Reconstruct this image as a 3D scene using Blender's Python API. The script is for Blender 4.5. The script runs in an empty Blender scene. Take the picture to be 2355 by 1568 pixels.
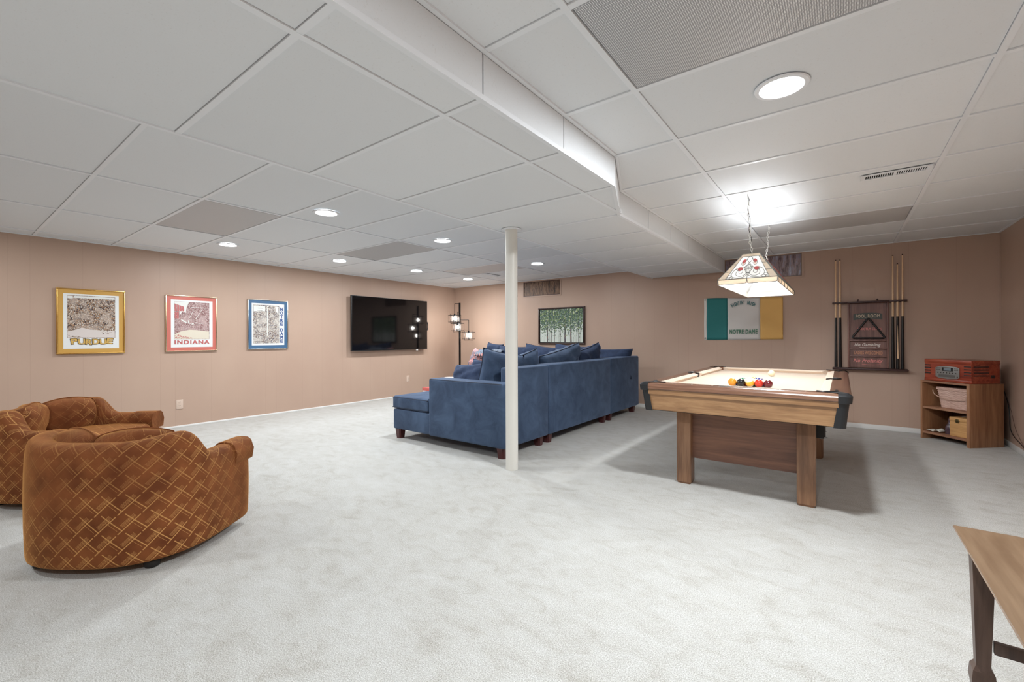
import bpy, bmesh, math, random
from mathutils import Vector, Matrix, Euler
random.seed(11)
SC = bpy.context.scene
COL = SC.collection
PI = math.pi
R = math.radians

# ------------------------------------------------------------------ room numbers (metres)
XL, XR, YW, YF = -6.63, 1.338, 6.785, -2.6      # left, right, back, front wall planes
ZR, ZL, ZB = 2.198, 2.167, 2.018                # right ceiling, left ceiling, bulkhead underside
T = 0.6096
GY0 = 1.275                                     # one cross tee of the ceiling grid

# ------------------------------------------------------------------ colour and node helpers
def lin(r, g, b, a=1.0):
    f = lambda c: (c/255/12.92) if c/255 <= .04045 else ((c/255+.055)/1.055)**2.4
    return (f(r), f(g), f(b), a)

class NT:
    def __init__(self, name):
        self.m = bpy.data.materials.new(name); self.m.use_nodes = True
        self.t = self.m.node_tree; self.N = self.t.nodes; self.L = self.t.links
        self.b = self.N['Principled BSDF']
    def node(self, kind, **kw):
        n = self.N.new(kind)
        for k, v in kw.items(): setattr(n, k, v)
        return n
    def link(self, a, b):
        self.L.new(a.s if isinstance(a, E) else a, b)
    def set(self, **kw):
        names = dict(rough='Roughness', metal='Metallic', spec='Specular IOR Level', sheen='Sheen Weight', sheen_r='Sheen Roughness',
                     sheen_t='Sheen Tint', coat='Coat Weight', coat_r='Coat Roughness', emit='Emission Strength', trans='Transmission Weight', ior='IOR', col='Base Color', emitc='Emission Color')
        for k, v in kw.items(): self.b.inputs[names[k]].default_value = v
    def base(self, s): self.link(s, self.b.inputs['Base Color'])
    def coords(self, which='Object', scale=(1,1,1), rot=(0,0,0)):
        tc = self.node('ShaderNodeTexCoord'); mp = self.node('ShaderNodeMapping')
        self.link(tc.outputs[which], mp.inputs['Vector'])
        mp.inputs['Scale'].default_value = scale; mp.inputs['Rotation'].default_value = rot
        return mp.outputs['Vector']
    def xyz(self, which='Object'):
        tc = self.node('ShaderNodeTexCoord'); s = self.node('ShaderNodeSeparateXYZ')
        self.link(tc.outputs[which], s.inputs[0])
        return [E(self, s.outputs[i]) for i in range(3)]
    def noise(self, vec, scale, detail=2, rough=.5, dist=0, fac=True):
        n = self.node('ShaderNodeTexNoise')
        n.inputs['Scale'].default_value = scale; n.inputs['Detail'].default_value = detail
        n.inputs['Roughness'].default_value = rough; n.inputs['Distortion'].default_value = dist
        if vec is not None: self.link(vec, n.inputs['Vector'])
        return n.outputs['Fac'] if fac else n.outputs['Color']
    def voronoi(self, vec, scale, feature='F1', out='Distance', rnd=1.0):
        n = self.node('ShaderNodeTexVoronoi', feature=feature)
        n.inputs['Scale'].default_value = scale; n.inputs['Randomness'].default_value = rnd
        if vec is not None: self.link(vec, n.inputs['Vector'])
        return n.outputs[out]
    def ramp(self, fac, stops, interp='LINEAR'):
        n = self.node('ShaderNodeValToRGB'); cr = n.color_ramp; cr.interpolation = interp
        while len(cr.elements) < len(stops): cr.elements.new(.5)
        for e, (p, c) in zip(cr.elements, stops): e.position = p; e.color = c
        self.link(fac, n.inputs['Fac']); return n.outputs['Color']
    def mix(self, fac, a, b, mode='MIX'):
        n = self.node('ShaderNodeMix', data_type='RGBA', blend_type=mode)
        for s, v in ((n.inputs['Factor'], fac), (n.inputs[6], a), (n.inputs[7], b)):
            if isinstance(v, (tuple, list, float, int)): s.default_value = v
            else: self.link(v, s)
        return n.outputs[2]
    def bump(self, h, strength=.2, dist=.01):
        n = self.node('ShaderNodeBump'); n.inputs['Strength'].default_value = strength; n.inputs['Distance'].default_value = dist
        self.link(h, n.inputs['Height']); self.link(n.outputs['Normal'], self.b.inputs['Normal'])

class E:                                         # arithmetic on node sockets
    def __init__(self, nt, s): self.nt = nt; self.s = s
    def op(self, o, *a):
        n = self.nt.node('ShaderNodeMath', operation=o)
        for i, v in enumerate((self,)+a):
            if isinstance(v, E): self.nt.L.new(v.s, n.inputs[i])
            else: n.inputs[i].default_value = v
        return E(self.nt, n.outputs[0])
    def __add__(s, o): return s.op('ADD', o)
    def __sub__(s, o): return s.op('SUBTRACT', o)
    def __mul__(s, o): return s.op('MULTIPLY', o)
    def __truediv__(s, o): return s.op('DIVIDE', o)
    def fract(s): return s.op('FRACT')
    def floor(s): return s.op('FLOOR')
    def abs(s): return s.op('ABSOLUTE')
    def lt(s, v): return s.op('LESS_THAN', v)
    def gt(s, v): return s.op('GREATER_THAN', v)
    def max(s, v): return s.op('MAXIMUM', v)
    def min(s, v): return s.op('MINIMUM', v)
    def sin(s): return s.op('SINE')

def simple(name, col, rough=.5, metal=0, var=0.0, vscale=8, bump=0, bscale=60, bdist=.003, **kw):
    n = NT(name); n.set(col=col, rough=rough, metal=metal, **kw)
    if var:
        f = n.noise(n.coords(), vscale, 4)
        d = tuple(c*(1-var) for c in col[:3])+(1,); u = tuple(min(1, c*(1+var)) for c in col[:3])+(1,)
        n.base(n.ramp(f, [(.3, d), (.7, u)]))
    if bump: n.bump(n.noise(n.coords(), bscale, 3), bump, bdist)
    return n.m

def wood(name, dark, mid, light, axis=0, rough=.4, k=1.0, coat=0.0, knots=False):
    n = NT(name); sc = [9*k, 9*k, 9*k]; sc[axis] = .9*k
    v = n.coords(scale=sc)
    f1 = E(n, n.noise(v, 1.6, 6, .6, 1.2)); sc2 = [60*k]*3; sc2[axis] = 2.5*k
    f2 = E(n, n.noise(n.coords(scale=sc2), 1.5, 3, .6))
    f = f1*.72 + f2*.28
    c = n.ramp(f, [(.30, dark), (.46, mid), (.62, light), (.74, mid)])
    if knots:
        sk = [3.2, 3.2, 9]; d = n.voronoi(n.coords(scale=sk), 1.0)
        c = n.mix(n.ramp(d, [(.03, (1,1,1,1)), (.11, (0,0,0,1))]), c, dark)
    n.base(c); n.set(rough=rough, coat=coat, coat_r=.25)
    n.bump(f2, .08, .002)
    return n.m

# ------------------------------------------------------------------ mesh builder
class MB:
    def __init__(s): s.bm = bmesh.new(); s.mi = 0; s.M = Matrix(); s.uv = None
    def _add(s, vs, fs):
        bv = [s.bm.verts.new(s.M @ Vector(v)) for v in vs]; out = []
        for f in fs:
            try:
                q = s.bm.faces.new([bv[i] for i in f]); q.material_index = s.mi; out.append(q)
            except ValueError: pass
        return bv, out
    def box(s, x0, x1, y0, y1, z0, z1, bevel=0, seg=2):
        vs = [(x, y, z) for x in (x0, x1) for y in (y0, y1) for z in (z0, z1)]
        fs = [(0,1,3,2), (4,6,7,5), (0,4,5,1), (2,3,7,6), (0,2,6,4), (1,5,7,3)]
        bv, bf = s._add(vs, fs)
        if bevel: bmesh.ops.bevel(s.bm, geom=list({e for f in bf for e in f.edges}), offset=bevel, segments=seg, affect='EDGES', profile=.5)
        return s
    def prism(s, pts, z0, z1, bevel=0, seg=2):
        n = len(pts)
        vs = [(x, y, z0) for x, y in pts]+[(x, y, z1) for x, y in pts]
        fs = [tuple(range(n-1, -1, -1)), tuple(range(n, 2*n))]+[(i, (i+1) % n, n+(i+1) % n, n+i) for i in range(n)]
        bv, bf = s._add(vs, fs)
        if bevel: bmesh.ops.bevel(s.bm, geom=list({e for f in bf for e in f.edges}), offset=bevel, segments=seg, affect='EDGES', profile=.5)
        return s
    def hull8(s, a, b):                          # a, b: four corners each, bottom and top
        s._add(list(a)+list(b), [(3,2,1,0), (4,5,6,7)]+[(i, (i+1) % 4, 4+(i+1) % 4, 4+i) for i in range(4)]); return s
    def lathe(s, prof, c=(0,0,0), seg=24, axis='z', cap=True):
        vs = []; fs = []; n = len(prof)
        for i in range(seg):
            a = 2*PI*i/seg
            for r, h in prof:
                p = (r*math.cos(a), r*math.sin(a), h)
                if axis == 'x': p = (p[2], p[0], p[1])
                if axis == 'y': p = (p[0], p[2], p[1])
                vs.append((c[0]+p[0], c[1]+p[1], c[2]+p[2]))
        for i in range(seg):
            j = (i+1) % seg
            for k in range(n-1): fs.append((i*n+k, j*n+k, j*n+k+1, i*n+k+1))
        if cap:
            fs.append(tuple(i*n for i in range(seg-1, -1, -1))); fs.append(tuple(i*n+n-1 for i in range(seg)))
        s._add(vs, fs); return s
    def sphere(s, c, r, seg=20, rings=12, sq=(1,1,1)):
        prof = [(max(1e-5, r*math.sin(PI*i/rings)), -r*math.cos(PI*i/rings)) for i in range(rings+1)]
        M0 = s.M; s.M = M0 @ Matrix.Translation(c) @ Matrix.Diagonal((*sq, 1)); s.lathe(prof, seg=seg); s.M = M0; return s
    def tube(s, pts, r, seg=8, closed=False):
        pts = [Vector(p) for p in pts]; n = len(pts); vs = []; fs = []; up = None
        for i, p in enumerate(pts):
            a = pts[(i-1) % n] if (closed or i) else p; b = pts[(i+1) % n] if (closed or i < n-1) else p
            t = (b-a).normalized()
            if up is None:
                up = Vector((0,0,1)) if abs(t.z) < .9 else Vector((1,0,0))
            x = t.cross(up); 
            if x.length < 1e-4: x = t.orthogonal()
            x.normalize(); up = x.cross(t).normalized()
            rr = r[i] if isinstance(r, (list, tuple)) else r
            for k in range(seg):
                q = 2*PI*k/seg; vs.append(p+x*math.cos(q)*rr+up*math.sin(q)*rr)
        m = n if closed else n-1
        for i in range(m):
            j = (i+1) % n
            for k in range(seg): fs.append((i*seg+k, i*seg+(k+1) % seg, j*seg+(k+1) % seg, j*seg+k))
        if not closed: fs += [tuple(range(seg-1, -1, -1)), tuple((n-1)*seg+k for k in range(seg))]
        s._add(vs, fs); return s
    def grid(s, pts, closed_u=False, closed_v=False, uvf=None):   # pts[i][j]
        nu, nv = len(pts), len(pts[0]); vs = [p for row in pts for p in row]; fs = []
        for i in range(nu-(0 if closed_u else 1)):
            for j in range(nv-(0 if closed_v else 1)):
                fs.append((i*nv+j, ((i+1) % nu)*nv+j, ((i+1) % nu)*nv+(j+1) % nv, i*nv+(j+1) % nv))
        return s._add(vs, fs)
    def mesh(s, me, M=Matrix()):
        M = s.M @ M; bv = [s.bm.verts.new(M @ v.co) for v in me.vertices]
        for p in me.polygons:
            try:
                f = s.bm.faces.new([bv[i] for i in p.vertices]); f.material_index = s.mi
            except ValueError: pass
        return s
    def build(s, name, mats, parent=None, smooth=True, angle=38, world=False, at=None, sub=0, uvbox=False, recalc=True):
        if recalc: bmesh.ops.recalc_face_normals(s.bm, faces=s.bm.faces)
        me = bpy.data.meshes.new(name); s.bm.to_mesh(me); s.bm.free()
        o = bpy.data.objects.new(name, me); COL.objects.link(o)
        if parent is not None:
            if world:
                me.transform(wm(parent).inverted())
            o.parent = parent
        else:
            xs = [v.co for v in me.vertices]
            c = Vector(at) if at else Vector(((min(v.x for v in xs)+max(v.x for v in xs))/2, (min(v.y for v in xs)+max(v.y for v in xs))/2, min(v.z for v in xs)))
            me.transform(Matrix.Translation(-c)); o.location = c
        for m in (mats if isinstance(mats, (list, tuple)) else [mats]): me.materials.append(m)
        if smooth:
            me.shade_smooth()
            if angle: me.set_sharp_from_angle(angle=R(angle))
        if uvbox: uv_box(me)
        if sub:
            md = o.modifiers.new('sub', 'SUBSURF'); md.levels = md.render_levels = sub
        return o

def wm(o):
    m = o.matrix_basis.copy() if False else Matrix.LocRotScale(o.location, o.rotation_euler, o.scale)
    return wm(o.parent) @ m if o.parent else m

def uv_box(me, k=1.0):
    uv = me.uv_layers.new(name='UVMap') if not me.uv_layers else me.uv_layers[0]
    for p in me.polygons:
        n = p.normal; a = max(range(3), key=lambda i: abs(n[i]))
        for li in p.loop_indices:
            c = me.vertices[me.loops[li].vertex_index].co
            uv.data[li].uv = {0: (c.y*k, c.z*k), 1: (c.x*k, c.z*k), 2: (c.x*k, c.y*k)}[a]

def thing(name, label, cat, loc=(0,0,0), rz=0, group=None):
    o = bpy.data.objects.new(name, None); COL.objects.link(o)
    o.location = loc; o.rotation_euler = (0, 0, rz); o.empty_display_size = .1
    o['label'] = label; o['category'] = cat
    if group: o['group'] = group
    return o
def tag(o, label, cat, group=None):
    o['label'] = label; o['category'] = cat
    if group: o['group'] = group
    return o
def struct(o): o['kind'] = 'structure'; return o
def plabel(o, t): o['label'] = t; return o
def dup(root, loc=None, rz=None, label=None):
    r = root.copy(); COL.objects.link(r)
    if loc is not None: r.location = loc
    if rz is not None: r.rotation_euler = (0, 0, rz)
    if label: r['label'] = label
    def kids(src, dst):
        for ch in list(src.children):
            c = ch.copy(); COL.objects.link(c); c.parent = dst; kids(ch, c)
    kids(root, r); return r

_fonts = {}
def text_me(body, size=1.0, extr=.001, offset=0.0, space=1.0, ax='CENTER', ay='CENTER', shear=0.0):
    cu = bpy.data.curves.new('t', 'FONT'); cu.body = body; cu.size = size; cu.extrude = extr; cu.offset = offset
    cu.space_character = space; cu.align_x = ax; cu.align_y = ay; cu.shear = shear; cu.resolution_u = 3
    o = bpy.data.objects.new('t', cu); COL.objects.link(o)
    bpy.context.view_layer.update()
    me = bpy.data.meshes.new_from_object(o.evaluated_get(bpy.context.evaluated_depsgraph_get()))
    bpy.data.objects.remove(o); bpy.data.curves.remove(cu)
    return me
def fit_text(body, w, h, extr=.0008, offset=0.0, bold=0.0, **kw):
    """text mesh scaled to w x h, centred on 0"""
    me = text_me(body, 1.0, .01, offset, **kw)
    if bold:                                     # heavier strokes: the glyph struck several times
        m2 = MB()
        for i_, (dx, dy) in enumerate(((0, 0), (bold, 0), (-bold, 0), (0, bold*.7), (0, -bold*.7), (bold, bold*.7), (-bold, -bold*.7), (bold, -bold*.7), (-bold, bold*.7))): m2.mesh(me, Matrix.Translation((dx, dy, i_*.0016)))
        me = bpy.data.meshes.new('t'); m2.bm.to_mesh(me); m2.bm.free()
    xs = [v.co.x for v in me.vertices]; ys = [v.co.y for v in me.vertices]
    cx, cy = (min(xs)+max(xs))/2, (min(ys)+max(ys))/2
    me.transform(Matrix.Diagonal((w/(max(xs)-min(xs)), h/(max(ys)-min(ys)), extr/.01, 1)) @ Matrix.Translation((-cx, -cy, 0)))
    return me
# frames of the walls: local x right, y up, z out of the wall
M_LEFT = lambda y, z, x=XL: Matrix.Translation((x, y, z)) @ Matrix(((0,0,1,0), (1,0,0,0), (0,1,0,0), (0,0,0,1)))
M_BACK = lambda x, z, y=YW: Matrix.Translation((x, y, z)) @ Matrix(((1,0,0,0), (0,0,-1,0), (0,1,0,0), (0,0,0,1)))
# ------------------------------------------------------------------ materials
def m_wall():
    n = NT('wall_paint'); x, y, z = n.xyz(); s = x+y
    g = None
    for p in (.07, .43, .58, .97):
        d = ((s+20.0)/1.2192).fract()*1.2192
        l = (d-p).abs().lt(.0025); g = l if g is None else g.max(l)
    mot = n.noise(n.coords(scale=(1,1,.6)), 1.1, 3)
    c = n.mix(n.ramp(mot, [(.3, (0,0,0,1)), (.75, (1,1,1,1))]), lin(185,158,141), lin(195,169,151))
    c = n.mix(g*.09, c, lin(120,92,76))
    n.base(c); n.set(rough=.42, spec=.35)
    f = E(n, n.noise(n.coords(), 160, 2)); n.bump(f*.3 - g*.8, .2, .003)
    return n.m
WALL = m_wall()
def m_carpet():
    n = NT('carpet'); v = n.coords()
    a = n.noise(v, 1.6, 5, .6, .4); b = n.noise(n.coords(scale=(1,1.6,1)), 7, 4, .65, .8); c = n.noise(v, 240, 2, .7)
    mot = E(n, a)*.35 + E(n, b)*.65
    col = n.ramp(mot, [(.32, lin(144,137,120)), (.47, lin(180,179,171)), (.64, lin(197,198,194))])
    col = n.mix(.55, col, n.ramp(c, [(.33, lin(126,124,118)), (.5, lin(192,192,190)), (.67, lin(236,236,236))]))
    n.base(col); n.set(rough=.95, spec=.1, sheen=.15)
    n.bump(E(n, c)*.7+E(n, n.noise(v, 90, 2))*.6, .5, .006)
    return n.m
CARPET = m_carpet()
def m_tile():
    n = NT('ceiling_tile'); v = n.coords()
    g = n.node('ShaderNodeNewGeometry'); rnd = g.outputs['Random Per Island']
    c = n.mix(rnd, lin(226,230,233), lin(232,236,239))
    f = n.noise(v, 120, 3, .7)
    n.base(n.mix(n.ramp(f, [(.25, (.35,.35,.35,1)), (.40, (0,0,0,1))]), c, lin(196,196,192)))
    n.set(rough=.85, spec=.15); n.bump(f, .12, .001); return n.m
TILE = m_tile()
GRID = simple('grid_white', lin(236,240,244), .45, spec=.3)
GAPM = simple('shadow_gap', lin(26,26,26), .9)  # near-black, stands in for the shade behind gaps and openings
TRIM = simple('white_trim', lin(236,236,234), .45)
POST = simple('post_paint', lin(226,225,218), .38, bump=.05, bscale=30)
def m_lens():
    n = NT('prismatic_lens'); x, y, z = n.xyz()
    k = 1/.0070
    a = ((x*k).fract()-.5).abs(); b = ((y*k).fract()-.5).abs(); h = (a*a+b*b)
    c = n.mix(h.lt(.11)*1.0, lin(160,162,165), lin(236,238,240))
    n.base(c); n.set(rough=.22, spec=.6); n.bump(h*(-1.0), .35, .004); return n.m
LENS = m_lens()
def m_lens2():
    n = NT('troffer_lens'); x, y, z = n.xyz()
    n.set(col=lin(192,193,194), rough=.45, spec=.4); n.bump(n.voronoi(n.coords(), 90, rnd=.2), .15, .003); return n.m
LENS2 = m_lens2()
def emis(name, col, s):
    n = NT(name); n.set(col=(.8,.8,.8,1), emitc=col, emit=s, rough=.6); return n.m
LED = emis('led_lens', (1,1,1,1), 14)
BULB = emis('bulb_glow', (1,.94,.86,1), 85)
GLOBE = emis('globe_glow', (.97,.985,1,1), 105)
def m_chair(name='rust_velvet', k=1.0):
    n = NT(name); tc = n.node('ShaderNodeTexCoord'); sp = n.node('ShaderNodeSeparateXYZ'); n.link(tc.outputs['UV'], sp.inputs[0])
    u, v = E(n, sp.outputs[0]), E(n, sp.outputs[1]); s = .064*k
    p = (u*.70+v*.71)/s+50.0; q = (u*.70-v*.71)/s+50.0
    def fam(p, q, ofs):
        ph = ((q+p.floor()+ofs)*.5).fract(); seg = ph.lt(.93 if ofs == 0 else .86)
        m = (p.fract()-.5).abs().lt(.034)*seg
        for o in ((.14, .21, .28, .35) if ofs == 0 else (.2,)): m = m.max(((p.fract()-.5)-o).abs().lt(.013)*ph.gt(.10)*ph.lt(.66)*.8)
        return m
    mask = fam(p, q, 0.0).max(fam(q, p, .5))
    base = n.ramp(n.noise(n.coords(), 9, 4), [(.3, lin(104,58,33)), (.7, lin(137,82,47))])
    sheen_fade = n.ramp(n.noise(n.coords(), 1.7, 2), [(.40, (.10,.10,.10,1)), (.62, (.85,.85,.85,1))])  # uneven weave contrast: velvet sheen painted into the colour
    n.base(n.mix(mask*E(n, sheen_fade), base, lin(206,156,96)))
    n.set(rough=.8, spec=.15, sheen=.75, sheen_r=.35, sheen_t=lin(230,172,98)); n.bump(mask*(-1.0)+E(n, n.noise(n.coords(), 220, 2))*.3, .35, .003)
    return n.m
RUST = m_chair()
def m_velvet(name, c1, c2, tint, sheen=.55, sc=5):
    n = NT(name); f = n.noise(n.coords(), sc, 5, .62, .6)
    n.base(n.ramp(f, [(.32, c1), (.68, c2)])); n.set(rough=.75, spec=.2, sheen=sheen, sheen_r=.4, sheen_t=tint)
    n.bump(n.noise(n.coords(), 260, 2), .2, .002); return n.m
BLUE = m_velvet('blue_velvet', lin(54,69,92), lin(76,95,122), lin(140,158,188))
NAVY = m_velvet('navy_velvet', lin(40,51,74), lin(56,70,98), lin(130,148,184), .5, 8)
PIPE = simple('navy_piping', lin(24,34,54), .7)
LEGM = simple('mahogany_leg', lin(74,30,30), .35, coat=.2)
BLACK = simple('black_plastic', lin(26,27,29), .35)
CAST = simple('black_casting', lin(30,32,35), .42, bump=.1, bscale=400, bdist=.001)
DARKF = simple('dark_foot', lin(22,20,19), .6)
CLOTH = simple('table_cloth_beige', lin(214,194,174), .9, sheen=.2, bump=.1, bscale=500, bdist=.001)
OAKX = wood('oak_along_x', lin(116,84,54), lin(152,114,78), lin(176,138,98), 0, .38, 1.0, .2, True)
OAKY = wood('oak_along_y', lin(122,82,48), lin(160,114,70), lin(186,140,92), 1, .38, 1.0, .2)
RAILX = wood('walnut_rail_x', lin(84,56,42), lin(118,84,66), lin(146,110,88), 0, .22, 1.2, .5)
RAILY = wood('walnut_rail_y', lin(74,48,36), lin(112,78,60), lin(140,104,82), 0, .25, 2.0, .4)
LEGW = wood('oak_leg', lin(100,70,50), lin(134,98,72), lin(160,122,92), 2, .4, .9, .2)
WALNUTX = wood('walnut_panel', lin(84,54,42), lin(112,76,60), lin(134,94,72), 0, .4, .8, .1)
SHELFW = wood('pine_shelf', lin(122,80,54), lin(152,106,74), lin(176,130,94), 2, .5, .7)
SHELFX = wood('pine_shelf_board', lin(112,74,52), lin(150,106,80), lin(176,132,104), 0, .5, .7)
CHERRY = wood('cherry_wood', lin(112,40,24), lin(148,58,36), lin(176,80,50), 0, .25, 1.2, .5)
BOXW = wood('birch_box', lin(176,128,76), lin(200,152,96), lin(214,168,112), 0, .55, 1.2)
RACKW = wood('rack_mahogany', lin(92,60,54), lin(120,84,76), lin(144,106,96), 2, .4, .8)
RACKD = simple('rack_dark', lin(62,36,34), .4)
TABTOP = wood('worn_tabletop', lin(88,68,50), lin(114,90,68), lin(138,114,90), 1, .3, .5, .35)
TABLEG = wood('table_leg_dark', lin(58,42,36), lin(80,60,50), lin(104,82,70), 2, .4, .7)
METAL = simple('brushed_metal', lin(190,190,192), .28, 1.0)
GOLD = simple('brass_frame', lin(206,166,96), .25, 1.0)
SILVERG = simple('champagne_frame', lin(214,190,160), .25, 1.0)
SILVER = simple('silver_frame', lin(206,202,192), .22, 1.0)
WHITEP = simple('white_paper', lin(236,238,236), .7)
OUTL = simple('outlet_plate', lin(214,192,176), .4)
DSLOT = simple('dark_slot', lin(50,38,34), .6)
CORDM = simple('black_cord', lin(18,18,18), .5)
IRON = simple('black_iron', lin(24,22,24), .4, .6)
CUEW = simple('cue_maple', lin(232,196,156), .35)
CUEB = simple('cue_butt_black', lin(24,22,22), .3)
CHAINM = simple('chain_white', lin(222,220,214), .35, .2)

# ------------------------------------------------------------------ room shell
b = MB(); b.box(XL-.15, XR+.15, YF-.15, YW+.15, -.12, 0); struct(b.build('floor', CARPET, smooth=False, at=(0,0,0)))
W1 = (-4.823, -4.026, 1.880, 2.146); W2 = (-1.320, -.412, 1.897, 2.190)
b = MB(); TH = .15; ZT = 2.36
xs = [XL-TH, W1[0], W1[1], W2[0], W2[1], XR+TH]
b.box(XL-TH, XR+TH, YW, YW+TH, 0, 1.880)
b.box(xs[0], xs[1], YW, YW+TH, 1.880, ZT); b.box(xs[2], xs[3], YW, YW+TH, 1.880, ZT); b.box(xs[4], xs[5], YW, YW+TH, 1.880, ZT)
b.box(xs[1], xs[2], YW, YW+TH, W1[3], ZT); b.box(xs[3], xs[4], YW, YW+TH, 1.880, W2[2]); b.box(xs[3], xs[4], YW, YW+TH, W2[3], ZT)
struct(b.build('wall_back', WALL, smooth=False, at=(0,0,0)))
b = MB(); b.box(XL-TH, XL, YF, YW, 0, ZT); struct(b.build('wall_left', WALL, smooth=False, at=(0,0,0)))
b = MB(); b.box(XR, XR+TH, YF, YW, 0, ZT); struct(b.build('wall_right', WALL, smooth=False, at=(0,0,0)))
b = MB(); b.box(XL-TH, XR+TH, YF-TH, YF, 0, ZT); struct(b.build('wall_front', WALL, smooth=False, at=(0,0,0)))
b = MB(); b.box(XL, XL+.012, YF, YW, 0, .022, .003); struct(b.build('baseboard_left', TRIM))
b = MB(); b.box(XL+.012, XR-.012, YW-.012, YW, 0, .056, .004); struct(b.build('baseboard_back', TRIM))
b = MB(); b.box(XR-.012, XR, YF, YW, 0, .056, .004); struct(b.build('baseboard_right', TRIM))

# small high basement windows with patterned film
def m_film1():
    n = NT('bamboo_film'); x, y, z = n.xyz()
    w = E(n, n.noise(n.coords(scale=(3,1,7)), 1.5, 3))
    s = (x+w*.075)
    f = n.noise(None, 1, 1); nn = n.node('ShaderNodeCombineXYZ'); n.link(s*34.0, nn.inputs[0]); n.link(z*2.2, nn.inputs[2])
    f = n.noise(nn.outputs[0], 1.0, 3, .7)
    n.base(n.ramp(f, [(.36, lin(34,20,14)), (.45, lin(104,74,52)), (.52, lin(150,118,92)), (.60, lin(54,34,24)), (.68, lin(126,94,70))]))
    n.set(rough=.45); n.bump(f, .5, .01); return n.m
def m_film2():
    n = NT('streaked_glass_film'); f = n.noise(n.coords(scale=(26,1,4.5)), 1.0, 5, .72, .5)
    n.base(n.ramp(f, [(.32, lin(54,44,50)), (.43, lin(122,102,106)), (.52, lin(160,140,144)), (.58, lin(136,136,156)), (.68, lin(214,214,230))]))
    n.set(rough=.25, spec=.6); return n.m
def window(i, w, film, frame):
    x0, x1, z0, z1 = w
    b = MB(); t = .010
    b.box(x0, x1, YW+.004, YW+.04, z0, z0+t); b.box(x0, x1, YW+.004, YW+.04, z1-t, z1)
    b.box(x0, x0+t, YW+.004, YW+.04, z0+t, z1-t); b.box(x1-t, x1, YW+.004, YW+.04, z0+t, z1-t)
    o = struct(b.build('window_%d' % i, frame, at=((x0+x1)/2, YW+.045, z0)))
    b = MB(); b.box(x0+.004, x1-.004, YW+.012, YW+.020, z0+.004, z1-.004); b.build('window_pane', film, o, world=True, smooth=False)
    b = MB()                                          # thin painted casing round the opening
    e = .022
    b.box(x0-e, x1+e, YW-.006, YW, z0-e, z0); b.box(x0-e, x0, YW-.006, YW, z0, z1); b.box(x1, x1+e, YW-.006, YW, z0, z1)
    b.build('window_casing', WALL, o, world=True, smooth=False)
window(1, W1, m_film1(), RACKD)
window(2, W2, m_film2(), simple('window_frame_grey', lin(120,104,98), .5))

# suspended ceiling: tiles resting on a white tee grid, at three heights
tiles = MB(); grid = MB()
def tees_x(xs_, y0, y1, z, w=.024):
    for x in xs_: grid.box(x-w/2, x+w/2, y0, y1, z, z+.03)
def tees_y(ys_, x0, x1, z, w=.024):
    for y in ys_: grid.box(x0, x1, y-w/2, y+w/2, z+.0007, z+.03)
def cells(xl, yl, z, skip=(), full=False):
    g = .0018; hw = .012
    for i in range(len(xl)-1):
        for j in range(len(yl)-1):
            cx, cy = (xl[i]+xl[i+1])/2, (yl[j]+yl[j+1])/2
            if any(abs(cx-a) < .3 and abs(cy-c) < .2 for a, c in skip): continue
            dz = random.uniform(-.0008, .0012)
            tiles.box(xl[i]+hw+g, xl[i+1]-hw-g, yl[j]+hw+g, yl[j+1]-hw-g, z+.007+dz, z+.02)
ys_ = [y for y in [GY0+T*k for k in range(-7, 10)] if YF < y < YW]
ysf = [YF-.012]+ys_+([YW+.012] if YW-ys_[-1] > .05 else [])
if YW-ys_[-1] <= .05: ysf[-1] = YW+.012; ys_ = ys_[:-1]
FIX_R = [(-.119, GY0+T*.5), (-.119, GY0+T*6.5)]
YL0 = .644
yl_ = [YL0+T*k for k in range(-5, 11)]; ylf = [YF-.012]+yl_+[YW+.012]
XLL = [XL-.012, -6.345, -5.122, -3.872, -2.62, -2.30]
FIX_L = [(-4.497, YL0+T*1.5), (-4.497, YL0+T*4.5), (-4.497, YL0+T*7.5)]
cells([-1.36, -.731, .493, XR+.012], ysf, ZR, FIX_R)
tees_x([-.731, .493], YF, YW, ZR); tees_y(ys_, -1.34, XR, ZR)
cells(XLL, ylf, ZL, FIX_L)
tees_x(XLL[1:-1], YF, YW, ZL); tees_y(yl_, XL, -2.36, ZL)
# wall angles
for a in ((XL, XL+.02, YF, YW, ZL-.0004), (XR-.02, XR, YF, YW, ZR-.0004)): grid.box(a[0], a[1], a[2], a[3], a[4], a[4]+.02)
grid.box(XL, -2.36, YW-.02, YW, ZL-.0006, ZL+.02); grid.box(-1.33, XR, YW-.02, YW, ZR-.0006, ZR+.02)
# bulkhead: core, tiles, corner angles
X0, X1, X2 = -2.369, -1.092, -1.321; YJ0, YJ1 = 2.494, 3.104
tiles.mi = 1
tiles.prism([(X0+.008, YF), (X1-.012, YF), (X1-.012, YJ0), (X2-.012, YJ1), (X2-.012, YW), (X0+.008, YW)], ZB+.021, 2.30)
tiles.box(XL, XR, YF, YW, 2.33, 2.34)             # dark backing above the grid, its colour gives the gaps their shade
tiles.mi = 0
ybk = [YF-.01]+[GY0+T*k for k in range(-6, 3)]
for j in range(len(ybk)-1):
    a, c = ybk[j]+.0145, ybk[j+1]-.0145; dz = random.uniform(0, .001)
    tiles.box(X0+.02, -1.303-.0145, a, c, ZB+.006+dz, ZB+.02); tiles.box(-1.303+.0145, X1-.02, a, c, ZB+.006-dz, ZB+.02)
    tiles.box(X1-.011, X1-.003, ybk[j]+.004, ybk[j+1]-.003, ZB+.018, ZR-.002)
tiles.box(X0+.02, -1.303-.0145, YJ0+.014, YJ1-.014, ZB+.006, ZB+.02)
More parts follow.
